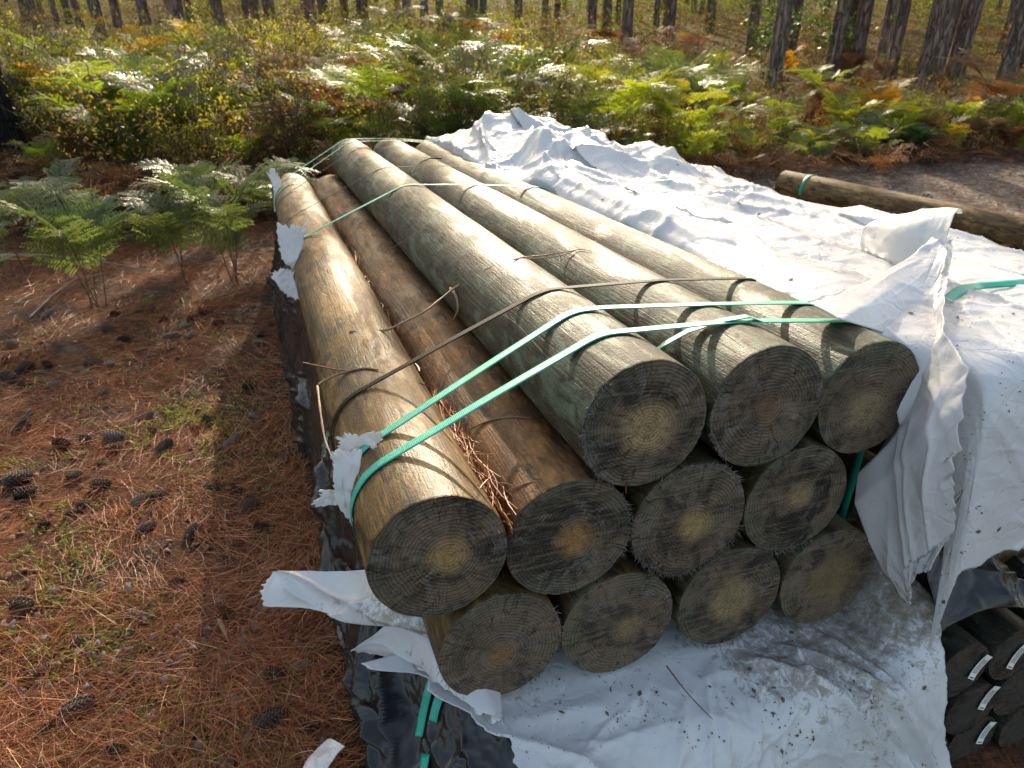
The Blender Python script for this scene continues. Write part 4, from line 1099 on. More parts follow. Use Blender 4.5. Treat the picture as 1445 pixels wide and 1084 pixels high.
def onP(q):
    r = FW[None] + np.outer((q[:, 0] - CX) / FPX, RV) + np.outer((q[:, 1] - CY) / FPX, DN)
    return O + r * (-CH / r[:, 2])[:, None]


def inside_stack(P):
    q = P - O; u = q @ U; w = q @ D
    return (u > .02) & (u < 3.4) & (w > .66) & (w < 4.75)


A1 = px_ground(40000, -60, 560, 340, 1130)
A2 = np.stack([rng.uniform(-3.6, .6, 30000), rng.uniform(.3, 6.6, 30000), np.zeros(30000)], -1)
A3 = np.stack([rng.uniform(1.5, 7.5, 9000), rng.uniform(3.8, 8.8, 9000), np.zeros(9000)], -1)
A4 = np.stack([rng.uniform(-6, 6, 8000), rng.uniform(4.5, 9, 8000), np.zeros(8000)], -1)
P_ = np.concatenate([A1, A2, A3, A4]); P_ = P_[~inside_stack(P_)]
dens = fbm(P_[:, 0] * 2.2 + 60, P_[:, 1] * 2.2 + 60, 12, 4)
P_ = P_[rng.random(len(P_)) < np.clip((dens - .22) * 3.2, .12, 1)]
n = len(P_)
th = 2.4 * (fbm(P_[:, 0] * 1.6 + 9, P_[:, 1] * 1.6 + 9, 15, 2) - .5) * 2 + rng.normal(0, .75, n) + .35
dr = np.stack([np.cos(th), np.sin(th), rng.normal(0, .13, n)], -1); 
stand = rng.random(n) < .05; dr[stand, 2] += rng.uniform(.3, 1.1, stand.sum()); dr /= np.linalg.norm(dr, axis=1)[:, None]
Ln = rng.uniform(.05, .16, n)
P_[:, 2] = gz(P_[:, 0], P_[:, 1]) + rng.uniform(.002, .02, n) + np.abs(dr[:, 2]) * Ln * .5
Vn, Fn, kk = strips(P_, dr, Ln, rng.uniform(.0008, .0015, n), rng.normal(0, .22, n), seg=3)
me = mesh('pine_needles', Vn, Fn, M['needle'], False)
fattr(me, 'nv', np.repeat(np.clip(rng.normal(.5, .2, n) + .35 * (rng.random(n) < .06), 0, 1), kk))
tag(link('pine_needles', me), 'carpet of red brown fallen pine needles on the ground', 'pine needles', None, 'stuff')

# bark flakes, stones and weeds
def flakes(n, P, smin, smax, mat, name, label, cat, flat=.2, z0=.004):
    k = len(P); an = rng.uniform(0, 6.28, k); s = rng.uniform(smin, smax, k); el = rng.uniform(.4, .9, k)
    base = np.array([(math.cos(a), math.sin(a)) for a in np.linspace(0, 2 * math.pi, 6, endpoint=False)])
    jit = 1 + rng.uniform(-.35, .35, (k, 6))
    X = base[None, :, 0] * s[:, None] * jit; Y = base[None, :, 1] * (s * el)[:, None] * jit
    xr = X * np.cos(an)[:, None] - Y * np.sin(an)[:, None]; yr = X * np.sin(an)[:, None] + Y * np.cos(an)[:, None]
    tx, ty = rng.normal(0, .35, k), rng.normal(0, .35, k)
    zc = gz(P[:, 0], P[:, 1]) + z0 + s * .3
    zt = zc[:, None] + tx[:, None] * xr + ty[:, None] * yr
    top = np.stack([P[:, None, 0] + xr * .8, P[:, None, 1] + yr * .8, zt + (s * flat)[:, None]], -1)
    bot = np.stack([P[:, None, 0] + xr, P[:, None, 1] + yr, zt - (s * flat)[:, None]], -1)
    Vt = np.concatenate([top, bot], 1); b = (np.arange(k) * 12)[:, None]
    F6 = b + np.arange(6)[None]; side = np.concatenate([b + np.array([[6 + i, 6 + (i + 1) % 6, (i + 1) % 6, i]]) for i in range(6)])
    return tag(link(name, mesh(name, Vt.reshape(-1, 3), [F6, side], mat, False)), label, cat, None, 'stuff')


Pq = np.concatenate([px_ground(900, -20, 520, 420, 1100), np.stack([rng.uniform(-3, .2, 500), rng.uniform(.6, 5.5, 500), np.zeros(500)], -1)]); Pq = Pq[~inside_stack(Pq)]
flakes(0, Pq, .004, .016, M['chip'], 'bark_flakes', 'red brown bark flakes scattered among the needles', 'bark flakes', .12)
Pq = np.concatenate([px_ground(420, -20, 470, 820, 1100), np.stack([rng.uniform(1.6, 6, 1500), rng.uniform(4.2, 8.6, 1500), np.zeros(1500)], -1)]); Pq = Pq[~inside_stack(Pq)]
flakes(0, Pq, .004, .017, M['stone'], 'gravel', 'grey gravel stones showing through the litter', 'gravel', .5, .0)
nw = 1600
Pw = np.concatenate([px_ground(nw, 0, 480, 420, 1084)]); Pw = Pw[~inside_stack(Pw)]
mk_ = fbm(Pw[:, 0] * 2.6 + 20, Pw[:, 1] * 2.6 + 70, 18, 3); Pw = Pw[mk_ > .53]
Pl = onP(np.stack([rng.normal(262, 62, 330), rng.normal(600, 26, 330)], -1)); Pl = Pl[fbm(Pl[:, 0] * 6, Pl[:, 1] * 6, 19, 3) > .47]; Pw = np.concatenate([Pw, Pl])
k = len(Pw); reps = 7
Cw = np.repeat(Pw, reps, 0) + rng.normal(0, .012, (k * reps, 3)) * [1, 1, 0]
an = rng.uniform(0, 6.28, k * reps); dw = np.stack([np.cos(an), np.sin(an), rng.uniform(.1, 1.2, k * reps)], -1); dw /= np.linalg.norm(dw, axis=1)[:, None]
lw = rng.uniform(.006, .022, k * reps); Cw[:, 2] = gz(Cw[:, 0], Cw[:, 1]) + .008 + dw[:, 2] * lw * .5
Vn, Fn, kk = strips(Cw, dw, lw, lw * .35, rng.normal(0, .3, k * reps), seg=2)
tag(link('small_weeds', mesh('small_weeds', Vn, Fn, M['weed'], False)), 'tiny yellow green weeds and moss sprouting through the needles', 'weeds', None, 'stuff')


# ------------------------------------------------------------------ pine cones
def cone_mesh(seed, openf, mat, L=1.0):
    r = np.random.default_rng(seed); mb = MB()
    n = 110
    zz = np.linspace(-.46, .46, 22); prof = .25 * np.sqrt(np.clip(1 - (zz / .5) ** 2, 0, 1)) * (1 - .25 * zz / .5)
    P = np.stack([zz * 0, zz * 0, zz], -1)
    an = np.linspace(0, 2 * np.pi, 14, endpoint=False)
    core = np.stack([prof[:, None] * .8 * np.cos(an), prof[:, None] * .8 * np.sin(an), np.repeat(zz[:, None], 14, 1)], -1)
    mb.add(core.reshape(-1, 3), gridF(22, 14, True))
    for i in range(n):
        t = (i + .5) / n; z = -.46 + .92 * t; a = i * 2.399963
        R_ = .25 * math.sqrt(max(0, 1 - (z / .5) ** 2)) * (1 - .25 * z / .5) + .01
        op = openf * r.uniform(.6, 1.3)
        w_ = (.075 * (.5 + R_ / .25 * .6)) * r.uniform(.85, 1.15); ln = .085 + .07 * op
        rd = np.array([math.cos(a), math.sin(a), 0]); tg_ = np.array([-math.sin(a), math.cos(a), 0]); up = np.array([0, 0, 1.])
        out = rd * (.35 + .65 * op) + up * (1 - .55 * op); out /= np.linalg.norm(out)
        nrm = np.cross(tg_, out)
        b = rd * R_ * .72 + up * z
        tip = b + out * ln + rd * .02
        m_ = b + out * ln * .6
        v = [b - tg_ * w_ * .4, b + tg_ * w_ * .4, m_ + tg_ * w_ * .95 + nrm * .0, m_ - tg_ * w_ * .95, tip + tg_ * w_ * .5, tip - tg_ * w_ * .5, m_ - nrm * .03, b - nrm * .02, tip + rd * .028 - up * .01]
        mb.add(v, [[0, 1, 2, 3], [3, 2, 4, 5]], [[5, 4, 8], [4, 2, 8], [3, 5, 8], [8, 2, 6], [3, 8, 6], [2, 1, 6], [0, 3, 6], [1, 7, 6], [0, 6, 7]])
    return mb.mesh('pine_cone', mat, False)


CM = {'d': [cone_mesh(1, .55, M['cone']), cone_mesh(2, .8, M['cone'])], 'g': [cone_mesh(3, .1, M['conegrey']), cone_mesh(4, .3, M['conegrey'])], 'r': [cone_mesh(5, .3, M['conered']), cone_mesh(6, .6, M['conered'])]}
CN = [(36, 522, 34, 'd', 'long dark cone at the left edge beside a smaller cone behind the lit strip'), (13, 534, 34, 'd', 'dark cone cut by the left edge of the photo, below the long one'), (68, 514, 20, 'r', 'small red brown cone right of the long dark one at the left'), (18, 485, 20, 'g', 'pale grey cone alone near the left edge below the ferns'),
      (154, 466, 26, 'd', 'flat dark cone with a smaller dark cone touching its right'), (178, 466, 14, 'd', 'tiny dark cone right of a flat dark cone below the fern'), (176, 481, 26, 'd', 'open dark cone just below the two dark cones by the fern stems'), (196, 436, 15, 'g', 'small grey cone nearest the fern stems'),
      (262, 460, 20, 'g', 'grey cone, upper one of a cluster of three'), (244, 476, 26, 'g', 'grey cone, left one in a cluster of three'), (270, 472, 18, 'g', 'upright grey cone, right one in a cluster of three'), (131, 514, 30, 'd', 'dark open cone joined to a grey cone on its right'), (156, 513, 20, 'g', 'grey closed cone touching a dark open cone'),
      (78, 543, 25, 'g', 'round grey cone with a dark underside, left'), (128, 538, 18, 'g', 'small grey cone between the joined pair and the round one'), (144, 556, 20, 'g', 'round pale cone at the upper edge of the sunlit needles'), (309, 455, 20, 'r', 'brown cone between grey cluster and black film'), (161, 441, 14, 'r', 'small brown cone directly under the fern stems'), (289, 441, 20, 'r', 'slim brown cone behind the grey cluster'),
      (271, 450, 20, 'r', 'brown cone just behind the grey cluster'), (367, 471, 20, 'd', 'dark cone close to the far part of the black film'), (352, 548, 26, 'd', 'dark cone in the shadow edge right of the bright weeds'), (161, 619, 42, 'g', 'large grey patterned cone in the sunlight, left of the weeds'), (88, 629, 38, 'r', 'large red brown cone left of the grey patterned cone'),
      (121, 620, 24, 'd', 'dark half buried cone between the red brown and the grey patterned cone'), (232, 634, 36, 'd', 'dark flat cone just below the bright weeds'), (143, 654, 18, 'd', 'small dark cone below the grey patterned cone'), (106, 672, 30, 'd', 'dark cone with light specks on lower left litter'), (143, 687, 40, 'd', 'black pointed cone in the sun on the lower left litter'),
      (221, 702, 34, 'd', 'upright knobbly dark cone at the edge of the stack shadow'), (25, 679, 50, 'd', 'big dark cone near the left edge at mid height'), (37, 699, 40, 'd', 'dark cone just below the big one at the left edge'), (118, 712, 25, 'd', 'small dark cone below the black pointed cone'), (404, 644, 20, 'd', 'dark cone beside the foot of the black film'),
      (362, 589, 28, 'g', 'long grey cone in the stack shadow'), (332, 621, 26, 'g', 'faint grey cone in the stack shadow, nearer than the long one'), (302, 689, 34, 'd', 'dark crumbled cone in the stack shadow'), (336, 695, 30, 'd', 'dark crumbled cone right of another one in the stack shadow'), (63, 740, 26, 'd', 'round dark cone above the large bark piece, left'),
      (33, 857, 48, 'd', 'large open cone with pale scale tips at lower left'), (271, 752, 34, 'd', 'dark cone in the shade left of the white strip'), (369, 745, 30, 'd', 'dark open cone nearest the white strip'), (249, 822, 30, 'd', 'black sunken cone below the white strip level'), (68, 946, 34, 'd', 'old dark cone on bare soil at lower left'), (110, 1003, 60, 'd', 'broken cone half buried in soil near the bottom edge'),
      (66, 1034, 40, 'd', 'cone with pale tips in the bottom left corner'), (166, 1063, 45, 'd', 'wide dark cone at the bottom edge'), (379, 1019, 60, 'd', 'long black cone left of the white corner at the bottom'), (438, 1028, 40, 'd', 'dark cone next to the black film at the bottom'), (206, 727, 25, 'd', 'small dark cone just below the upright knobbly one'), (103, 725, 28, 'd', 'dark cone above the round one at the left')]
for i, (a, b, l, ty, lab) in enumerate(CN):
    P, t = onground(a, b + 3)
    s = np.clip(l * t / FPX, .05, .125) * .84; me = CM[ty][i % 2]
    sc = .62 if ty != 'g' else .78
    az = random.uniform(-.5, .5) + (1.2 if i % 5 == 0 else 0); Mx = Matrix.Translation(Vector(P) + Vector((0, 0, s * .20))) @ Matrix.Rotation(az, 4, 'Z') @ Matrix.Rotation(rad(90) + random.uniform(-.25, .25), 4, 'Y') @ Matrix.Rotation(random.uniform(0, 6), 4, 'Z') @ Matrix.Diagonal((s * (1.05 if l < 26 else .92), s * (1.05 if l < 26 else .92), s, 1))
    tag(link('pine_cone', me, None, Mx), lab, 'pine cone', 'pine cones on the needle litter')

random.seed(77)
for i in range(26):
    P, t = onground(random.uniform(0, 430), random.uniform(430, 1000) if i % 2 else random.uniform(430, 640))
    if inside_stack(np.array([P]))[0]: continue
    s = random.uniform(.05, .085)
    Mx = Matrix.Translation(Vector(P) + Vector((0, 0, s * .1))) @ Matrix.Rotation(random.uniform(0, 6), 4, 'Z') @ Matrix.Rotation(rad(90) + random.uniform(-.4, .4), 4, 'Y') @ Matrix.Scale(s, 4)
    tag(link('pine_cone', CM['dgr'[i % 3]][i % 2], None, Mx), 'half buried little cone lost among the red needles', 'pine cone', 'half buried little cones')
# twigs on the ground
def gtwig(pts, r, label, mat='twiggrey', lift=.012):
    Q = []
    for a, b, z in pts:
        P, t = onground(a, b); Q.append(P + np.array([0, 0, lift + z]))
    P, s = resample(np.array(Q), .02)
    for _ in range(3): P[1:-1] = (P[:-2] + 2 * P[1:-1] + P[2:]) / 4
    tag(link('fallen_twig', MB().tube(P, r * np.linspace(1, .4, len(P)) * (1 + .2 * np.sin(s * 40))).mesh('fallen_twig', M[mat])), label, 'twig', 'twigs on the ground')
gtwig([(42, 452, 0), (75, 425, .02), (110, 402, .03), (150, 392, .02)], .007, 'bare grey twig on the litter below the left ferns')
gtwig([(0, 362, 0), (60, 370, .04), (130, 378, .05), (215, 385, .0)], .008, 'long grey branch lying under the ferns')
gtwig([(300, 425, 0), (345, 415, .02), (385, 400, .01)], .005, 'thin twig between the ferns and the black film')
gtwig([(190, 500, 0), (212, 495, .01), (230, 500, 0)], .006, 'short dark stick behind the sunlit needles', 'stem')
gtwig([(310, 880, 0), (322, 905, .005), (326, 918, 0)], .008, 'short split stick on bare soil in the foreground', 'twig')
gtwig([(85, 1030, 0), (110, 995, .01), (135, 985, .01)], .01, 'rotten stick beside the broken cone near the bottom edge', 'stem')


# ------------------------------------------------------------------ ferns and undergrowth
def frond(seed, stipe=.45, blade=.62, arch=1., npair=15, dens=1., droop=.25):
    """bracken frond: bare stipe, then an arching triangular blade. returns leaf verts, quads, path"""
    r = np.random.default_rng(seed)
    n = 40; t = np.linspace(0, 1, n); tot = stipe + blade
    ang = rad(82) - sstep(.25, 1, t) * rad(78 + 30 * droop) * arch + .05 * np.sin(t * 7 + seed)
    ds = tot / (n - 1)
    x = np.concatenate([[0], np.cumsum(np.cos(ang[:-1]) * ds)]); z = np.concatenate([[0], np.cumsum(np.sin(ang[:-1]) * ds)])
    y = .04 * np.sin(t * 3 + seed) * t
    path = np.stack([x, y, z], -1)
    Vs, Fs = [], []
    t0 = stipe / tot; cnt = 0
    for k in range(npair):
        f = k / npair; tb = t0 + (1 - t0) * (f ** .92)
        P = np.array([np.interp(tb, t, path[:, j]) for j in range(3)]); a = np.interp(tb, t, ang)
        T = np.array([math.cos(a), 0, math.sin(a)]); Nn = np.array([-math.sin(a), 0, math.cos(a)])
        pl_ = blade * .50 * (1 - f) ** .85 * (1. if k > 0 else .9) * r.uniform(.88, 1.1) + .012
        for sd in (-1, 1):
            tilt = rad(62 - 14 * f) + r.normal() * .06
            dr_ = T * math.cos(tilt) + np.array([0, sd, 0]) * math.sin(tilt) + Nn * (.10 + r.normal() * .16)
            dr_ /= np.linalg.norm(dr_)
            m = max(3, int(dens * 15 * pl_ / .3) + 2)
            q = (np.arange(m) + .4) / m
            dp = (droop * .55 * pl_) * q ** 2
            C = P + np.outer(q * pl_, dr_) - np.outer(dp, [0, 0, 1])
            sdv = np.cross(dr_, Nn); sdv /= np.linalg.norm(sdv)
            ll = pl_ * .27 * (1 - q * .80) + .005
            wdt = pl_ / m * .40
            for s2 in (-1, 1):
                tipd = sdv * s2 * .93 + dr_ * .42; tipd = tipd[None] + r.normal(0, .10, (m, 3)); 
                tip = C + tipd * ll[:, None] - np.outer(ll * .12, [0, 0, 1])
                mid = C + tipd * ll[:, None] * .5
                v = np.stack([C, mid + dr_ * wdt, tip, mid - dr_ * wdt], 1)
                Vs.append(v.reshape(-1, 3)); Fs.append(np.arange(m * 4).reshape(m, 4) + cnt); cnt += m * 4
    return np.concatenate(Vs), np.concatenate(Fs), path


FR = [frond(3, .42, .60, 1., 15), frond(5, .55, .55, .9, 14, 1., .35), frond(8, .30, .62, 1.05, 16, 1., .15), frond(11, .5, .7, 1.1, 16, 1., .5)]
FRL = [frond(21, .42, .60, 1., 10, .55), frond(23, .55, .55, 1.0, 10, .55, .4), frond(25, .34, .62, .85, 10, .55, .2)]


def xf(P, az, sc, tiltx=0.):
    c, s = math.cos(az), math.sin(az)
    Q = P * sc; Q = np.stack([Q[:, 0] * c - Q[:, 1] * s, Q[:, 0] * s + Q[:, 1] * c, Q[:, 2]], -1)
    return Q


FM = {}
for i, (v, f, p) in enumerate(FR):
    for mt_ in ('fern', 'fernpale', 'fernyel', 'ferndead'):
        FM[(i, mt_)] = mesh('frond', v, f, M[mt_], False)
SM = [MB().tube(p, np.linspace(.0045, .0012, len(p)), 5).mesh('stem', M['stem']) for v, f, p in FR]


def near_fern(px, py, n, sc, mt_, label, azs=None, seed=0):
    r = random.Random(seed * 7 + 3)
    P, t = onground(px, py)
    e = empty('bracken_fern', loc=P - np.array([0, 0, .01])); tag(e, label, 'fern', 'bracken ferns nearest the stack')
    for k in range(n):
        i = r.randrange(4); az = (azs[k] if azs else k * 6.283 / n + r.uniform(-.5, .5)); s = sc * r.uniform(.85, 1.12)
        mw = Matrix.Translation((r.uniform(-.05, .05), r.uniform(-.05, .05), 0)) @ Matrix.Rotation(az, 4, 'Z') @ Matrix.Rotation(r.uniform(-.12, .12), 4, 'X') @ Matrix.Scale(s, 4)
        link('frond', FM[(i, mt_)], e, mw)
        link('stem', SM[i], e, mw)
    return e


NF = [(140, 432, 5, .82, 'fern', 'light grey green bracken standing alone in front, at the edge of the needles'), (262, 395, 4, .78, 'fern', 'bracken between the pale one and the stack, lower left one'), (335, 400, 5, .85, 'fern', 'dense bracken right beside the far half of the black film'), (390, 360, 4, .75, 'fern', 'bracken touching the tip of the ochre pole'),
      (300, 345, 4, .8, 'fern', 'bracken behind the dense one, silvery arching fronds'), (25, 392, 5, .72, 'fern', 'large grey green bracken at the left edge under the dark trunk'), (-18, 480, 4, .85, 'fern', 'bracken cut off by the left edge of the photo'), (95, 335, 4, .62, 'fern', 'bracken behind the large one at left, fronds pointing right'),
      (190, 268, 4, .95, 'fern', 'grey green bracken over the dead brown tangle'), (350, 268, 4, .7, 'fernpale', 'fresh green bracken behind the tip of the ochre pole'), (372, 235, 5, 1.05, 'fern', 'tall dark bracken behind the fresh green one'), (425, 245, 4, .95, 'fern', 'bracken just left of the far pole ends'),
      (72, 262, 4, .6, 'fernpale', 'bright green bracken right of the dark trunk'), (255, 215, 5, 1.05, 'fern', 'tall bracken behind the dead tangle, left of centre'), (130, 232, 5, 1.0, 'fern', 'bracken between the dark trunk and the dead tangle')]
NF += [(270, 252, 6, 1.2, 'fern', 'large bracken rising behind the brown tangle, left of the pole tips'), (345, 228, 6, 1.25, 'fern', 'tall grey green bracken standing above the fresh green one'), (205, 232, 6, 1.2, 'fern', 'broad bracken with drooping fronds over the left part of the brown tangle'), (410, 222, 6, 1.25, 'fern', 'tall bracken leaning over the far tip of the ochre pole'), (300, 200, 6, 1.3, 'fern', 'high bracken between the red bare patch and the brown tangle'), (455, 212, 5, 1.2, 'fern', 'tall bracken directly behind the leftmost top pole tip'), (150, 222, 5, 1.15, 'fernpale', 'lit yellow green bracken above the left part of the brown tangle'), (520, 205, 6, 1.15, 'fern', 'tall bracken behind the middle top pole tip'), (100, 205, 5, 1.2, 'fern', 'bracken with silvery tips right of the dark trunk'), (230, 190, 5, 1.3, 'fernpale', 'sunlit young bracken in front of the red bare patch'),
       (1100, 208, 4, .8, 'fernpale', 'young bracken at the right corner of the white sheet, beside the bare pole'), (1185, 212, 5, .85, 'fernpale', 'bright yellow green bracken left of the gravel patch'), (1268, 214, 5, .75, 'fernpale', 'bright green bracken at the top edge of the gravel patch'), (1335, 206, 5, .75, 'fernpale', 'sunlit green bracken below the thickest right trunk'), (1395, 200, 5, .72, 'fern', 'pale silvery bracken below the leaning right trunk'), (1438, 212, 5, .75, 'fernpale', 'green bracken cut by the right edge above the gravel'), (1235, 190, 4, .9, 'fernyel', 'orange yellow bracken behind the green one at the gravel'), (1150, 196, 4, .8, 'ferndead', 'rusty dead bracken behind the bare brown pole'),
       (1300, 190, 5, .7, 'fernpale', 'yellow green bracken in front of the thickest right trunk'), (1375, 185, 5, .65, 'fernyel', 'yellow bracken left of the leaning right trunk'), (1205, 180, 5, .65, 'fernpale', 'light green bracken below the three close trunks'), (640, 205, 5, .9, 'fern', 'silvery bracken just behind the left end of the white sheet'), (850, 205, 5, .9, 'fern', 'silvery bracken just behind the middle of the white sheet'), (560, 215, 5, .9, 'fern', 'dark bracken behind the far ends of the top poles'), (745, 195, 5, .9, 'fern', 'bracken with bright tips behind the white mound')]
for i, a in enumerate(NF): near_fern(*a, seed=i)


def plant_mesh(src, n, seed, mat, name, scv=(.8, 1.15), stems=True):
    r = np.random.default_rng(seed); mb = MB(); st_b = MB()
    for k in range(n):
        v, f, p = src[r.integers(0, len(src))]
        az = k * 6.283 / n + r.uniform(-.6, .6); sc = r.uniform(*scv); off = np.array([r.normal(0, .07), r.normal(0, .07), 0])
        mb.add(xf(v, az, sc) + off, f); st_b.tube(xf(p, az, sc)[::3] + off, np.linspace(.005, .0015, len(p[::3])), 4)
    return mb.mesh('fronds', mat, False), st_b.mesh('stems', M['stem'])


PM = {m_: [plant_mesh(FR if q_ < 2 else FRL, 5, 30 + q_ * 3 + j * 17, M[m_], m_) for q_ in range(4)] for j, m_ in enumerate(('fern', 'fernpale', 'fernyel', 'ferndead'))}


FRT = [frond(43, .85, .62, .95, 14), frond(45, .95, .55, 1.0, 13, 1., .35), frond(48, .7, .66, 1.05, 15, 1., .3), frond(51, 1.05, .58, .9, 13, 1., .2)]
PT_ = {m_: [plant_mesh(FRT, 6, 230 + q_ * 3 + j * 17, M[m_], m_, (.75, 1.1)) for q_ in range(3)] for j, m_ in enumerate(('fern', 'fernpale', 'fernyel', 'ferndead'))}


def dead_mesh(seed):
    r = np.random.default_rng(seed); mb = MB()
    for k in range(7):
        v, f, p = FRL[r.integers(0, 3)]; az = r.uniform(0, 6.28); sc = r.uniform(.7, 1.2)
        q = xf(v, az, sc); q[:, 2] = q[:, 2] * r.uniform(.12, .45) + .12 * (vn(q[:, 0] * 9, q[:, 1] * 9, seed) - .4) ; q += np.array([r.normal(0, .18), r.normal(0, .18), .03])
        q[:, 2] = np.maximum(q[:, 2], .005)
        mb.add(q, f); pp = xf(p, az, sc); pp[:, 2] *= .3; mb.tube(pp[::3] + np.array([r.normal(0, .15), r.normal(0, .15), .03]), .0035, 4)
    for k in range(16):
        a = r.uniform(0, 6.28); x0 = r.normal(0, .25, 2); l = r.uniform(.3, .8)
        P = np.array([[x0[0], x0[1], r.uniform(0, .1)], [x0[0] + math.cos(a) * l * .5, x0[1] + math.sin(a) * l * .5, r.uniform(.1, .4)], [x0[0] + math.cos(a + .5) * l, x0[1] + math.sin(a + .5) * l, r.uniform(.0, .3)]])
        mb.tube(P, .003, 4)
    return mb.mesh('dead_fronds', M['ferndead'], False)


DM = [dead_mesh(k) for k in (5, 6, 7)]


def shrub_mesh(seed, h=1.1, nst=12, nl=55, leaf=.022, mat='shrub', spread=.45, wd=.45):
    r = np.random.default_rng(seed); lm = MB(); sm = MB()
    for s in range(nst):
        a = r.uniform(0, 6.28); ln = h * r.uniform(.6, 1.1); k = 9; t = np.linspace(0, 1, k)
        out = spread * r.uniform(.3, 1.2)
        P = np.stack([np.cos(a) * out * t ** 1.4 + .05 * np.sin(t * 6 + s), np.sin(a) * out * t ** 1.4 + .05 * np.cos(t * 5 + s), ln * t - .12 * ln * t ** 3], -1) + np.array([r.normal(0, .06), r.normal(0, .06), 0])
        sm.tube(P, np.linspace(.006, .0015, k), 4)
        for b_ in range(5):
            tb = r.uniform(.3, .95); q0 = np.array([np.interp(tb, t, P[:, j]) for j in range(3)])
            d = r.normal(0, 1, 3); d[2] = abs(d[2]) * .6 + .2; d /= np.linalg.norm(d); l2 = h * r.uniform(.12, .3)
            Q = q0 + np.outer(np.linspace(0, 1, 5), d * l2); sm.tube(Q, np.linspace(.003, .001, 5), 3)
            m = nl // 5
            tq = r.uniform(.1, 1, m); C = q0 + np.outer(tq, d * l2) + r.normal(0, leaf * .7, (m, 3))
            dd = r.normal(0, 1, (m, 3)) + d; dd /= np.linalg.norm(dd, axis=1)[:, None]
            sd = np.cross(dd, r.normal(0, 1, (m, 3)) + [0, 0, 1.5]); sd /= np.linalg.norm(sd, axis=1)[:, None]
            l = leaf * r.uniform(.7, 1.5, m)[:, None]
            v = np.stack([C, C + dd * l * .5 + sd * l * wd * .6, C + dd * l * 1.15, C + dd * l * .5 - sd * l * wd * .6], 1)
            lm.add(v.reshape(-1, 3), np.arange(m * 4).reshape(m, 4))
    return lm.mesh('leaves', M[mat], False), sm.mesh('stems', M['stem'])


SH = [shrub_mesh(k, 1.0, 13, 70, .022) for k in (1, 2, 3)]
SHT = [shrub_mesh(k, 1.3, 14, 60, .016, 'ferndead', .4, .5) for k in (11, 12)]
SAP = shrub_mesh(31, 2.4, 12, 85, .06, 'gloss', .8, .62)


def grass_mesh(seed, n=170, h=.75):
    r = np.random.default_rng(seed); a = r.uniform(0, 6.28, n); l = h * r.uniform(.5, 1.1, n); k = 6; t = np.linspace(0, 1, k)
    out = r.uniform(.08, .5, n) * l; b0 = r.normal(0, .09, (n, 2))
    X = b0[:, None, 0] + np.cos(a)[:, None] * out[:, None] * t ** 2; Y = b0[:, None, 1] + np.sin(a)[:, None] * out[:, None] * t ** 2; Z = l[:, None] * (t - .25 * t ** 3)
    w_ = .006 * (1 - t ** 2 * .9)
    sx, sy = -np.sin(a)[:, None] * w_, np.cos(a)[:, None] * w_
    A = np.stack([X - sx, Y - sy, Z], -1); Bq = np.stack([X + sx, Y + sy, Z], -1)
    Vt = np.stack([A, Bq], 2).reshape(-1, 3)
    q_ = np.array([[2 * i, 2 * i + 1, 2 * i + 3, 2 * i + 2] for i in range(k - 1)])[None]
    F = ((np.arange(n) * 2 * k)[:, None, None] + q_).reshape(-1, 4)
    return mesh('grass_tuft', Vt, F, M['grass'], False)


GM = [grass_mesh(k) for k in (1, 2)]


def put(name, meshes, x, y, sc, label, cat, group, az=None, single=False):
    P = (x, y, float(gz(x, y)) - .01)
    mw = Matrix.Translation(P) @ Matrix.Rotation(random.uniform(0, 6.28) if az is None else az, 4, 'Z') @ Matrix.Rotation(random.uniform(-.12, .12), 4, 'X') @ Matrix.Diagonal((sc, sc, sc * random.uniform(.85, 1.12), 1))
    if single:
        return tag(link(name, meshes, None, mw), label, cat, group)
    e = tag(empty(name, mw), label, cat, group)
    for me in meshes: link(me.name.split('.')[0], me, e)
    return e


random.seed(21)
def clear_of_stack(x, y, m=.25):
    q = np.array([x, y, 0]) - O; u, w = q @ U, q @ D
    return not (-.05 - m < u < 4.1 + m and .5 < w < 4.75 + m)


def edge(x):                                             # where the undergrowth begins
    return float(np.interp(x, [-6, -3.2, -2, -1.2, 0, 1.5, 3, 5, 8], [4.8, 5.3, 5.9, 6.0, 6.2, 7.0, 7.7, 8.2, 8.8]))


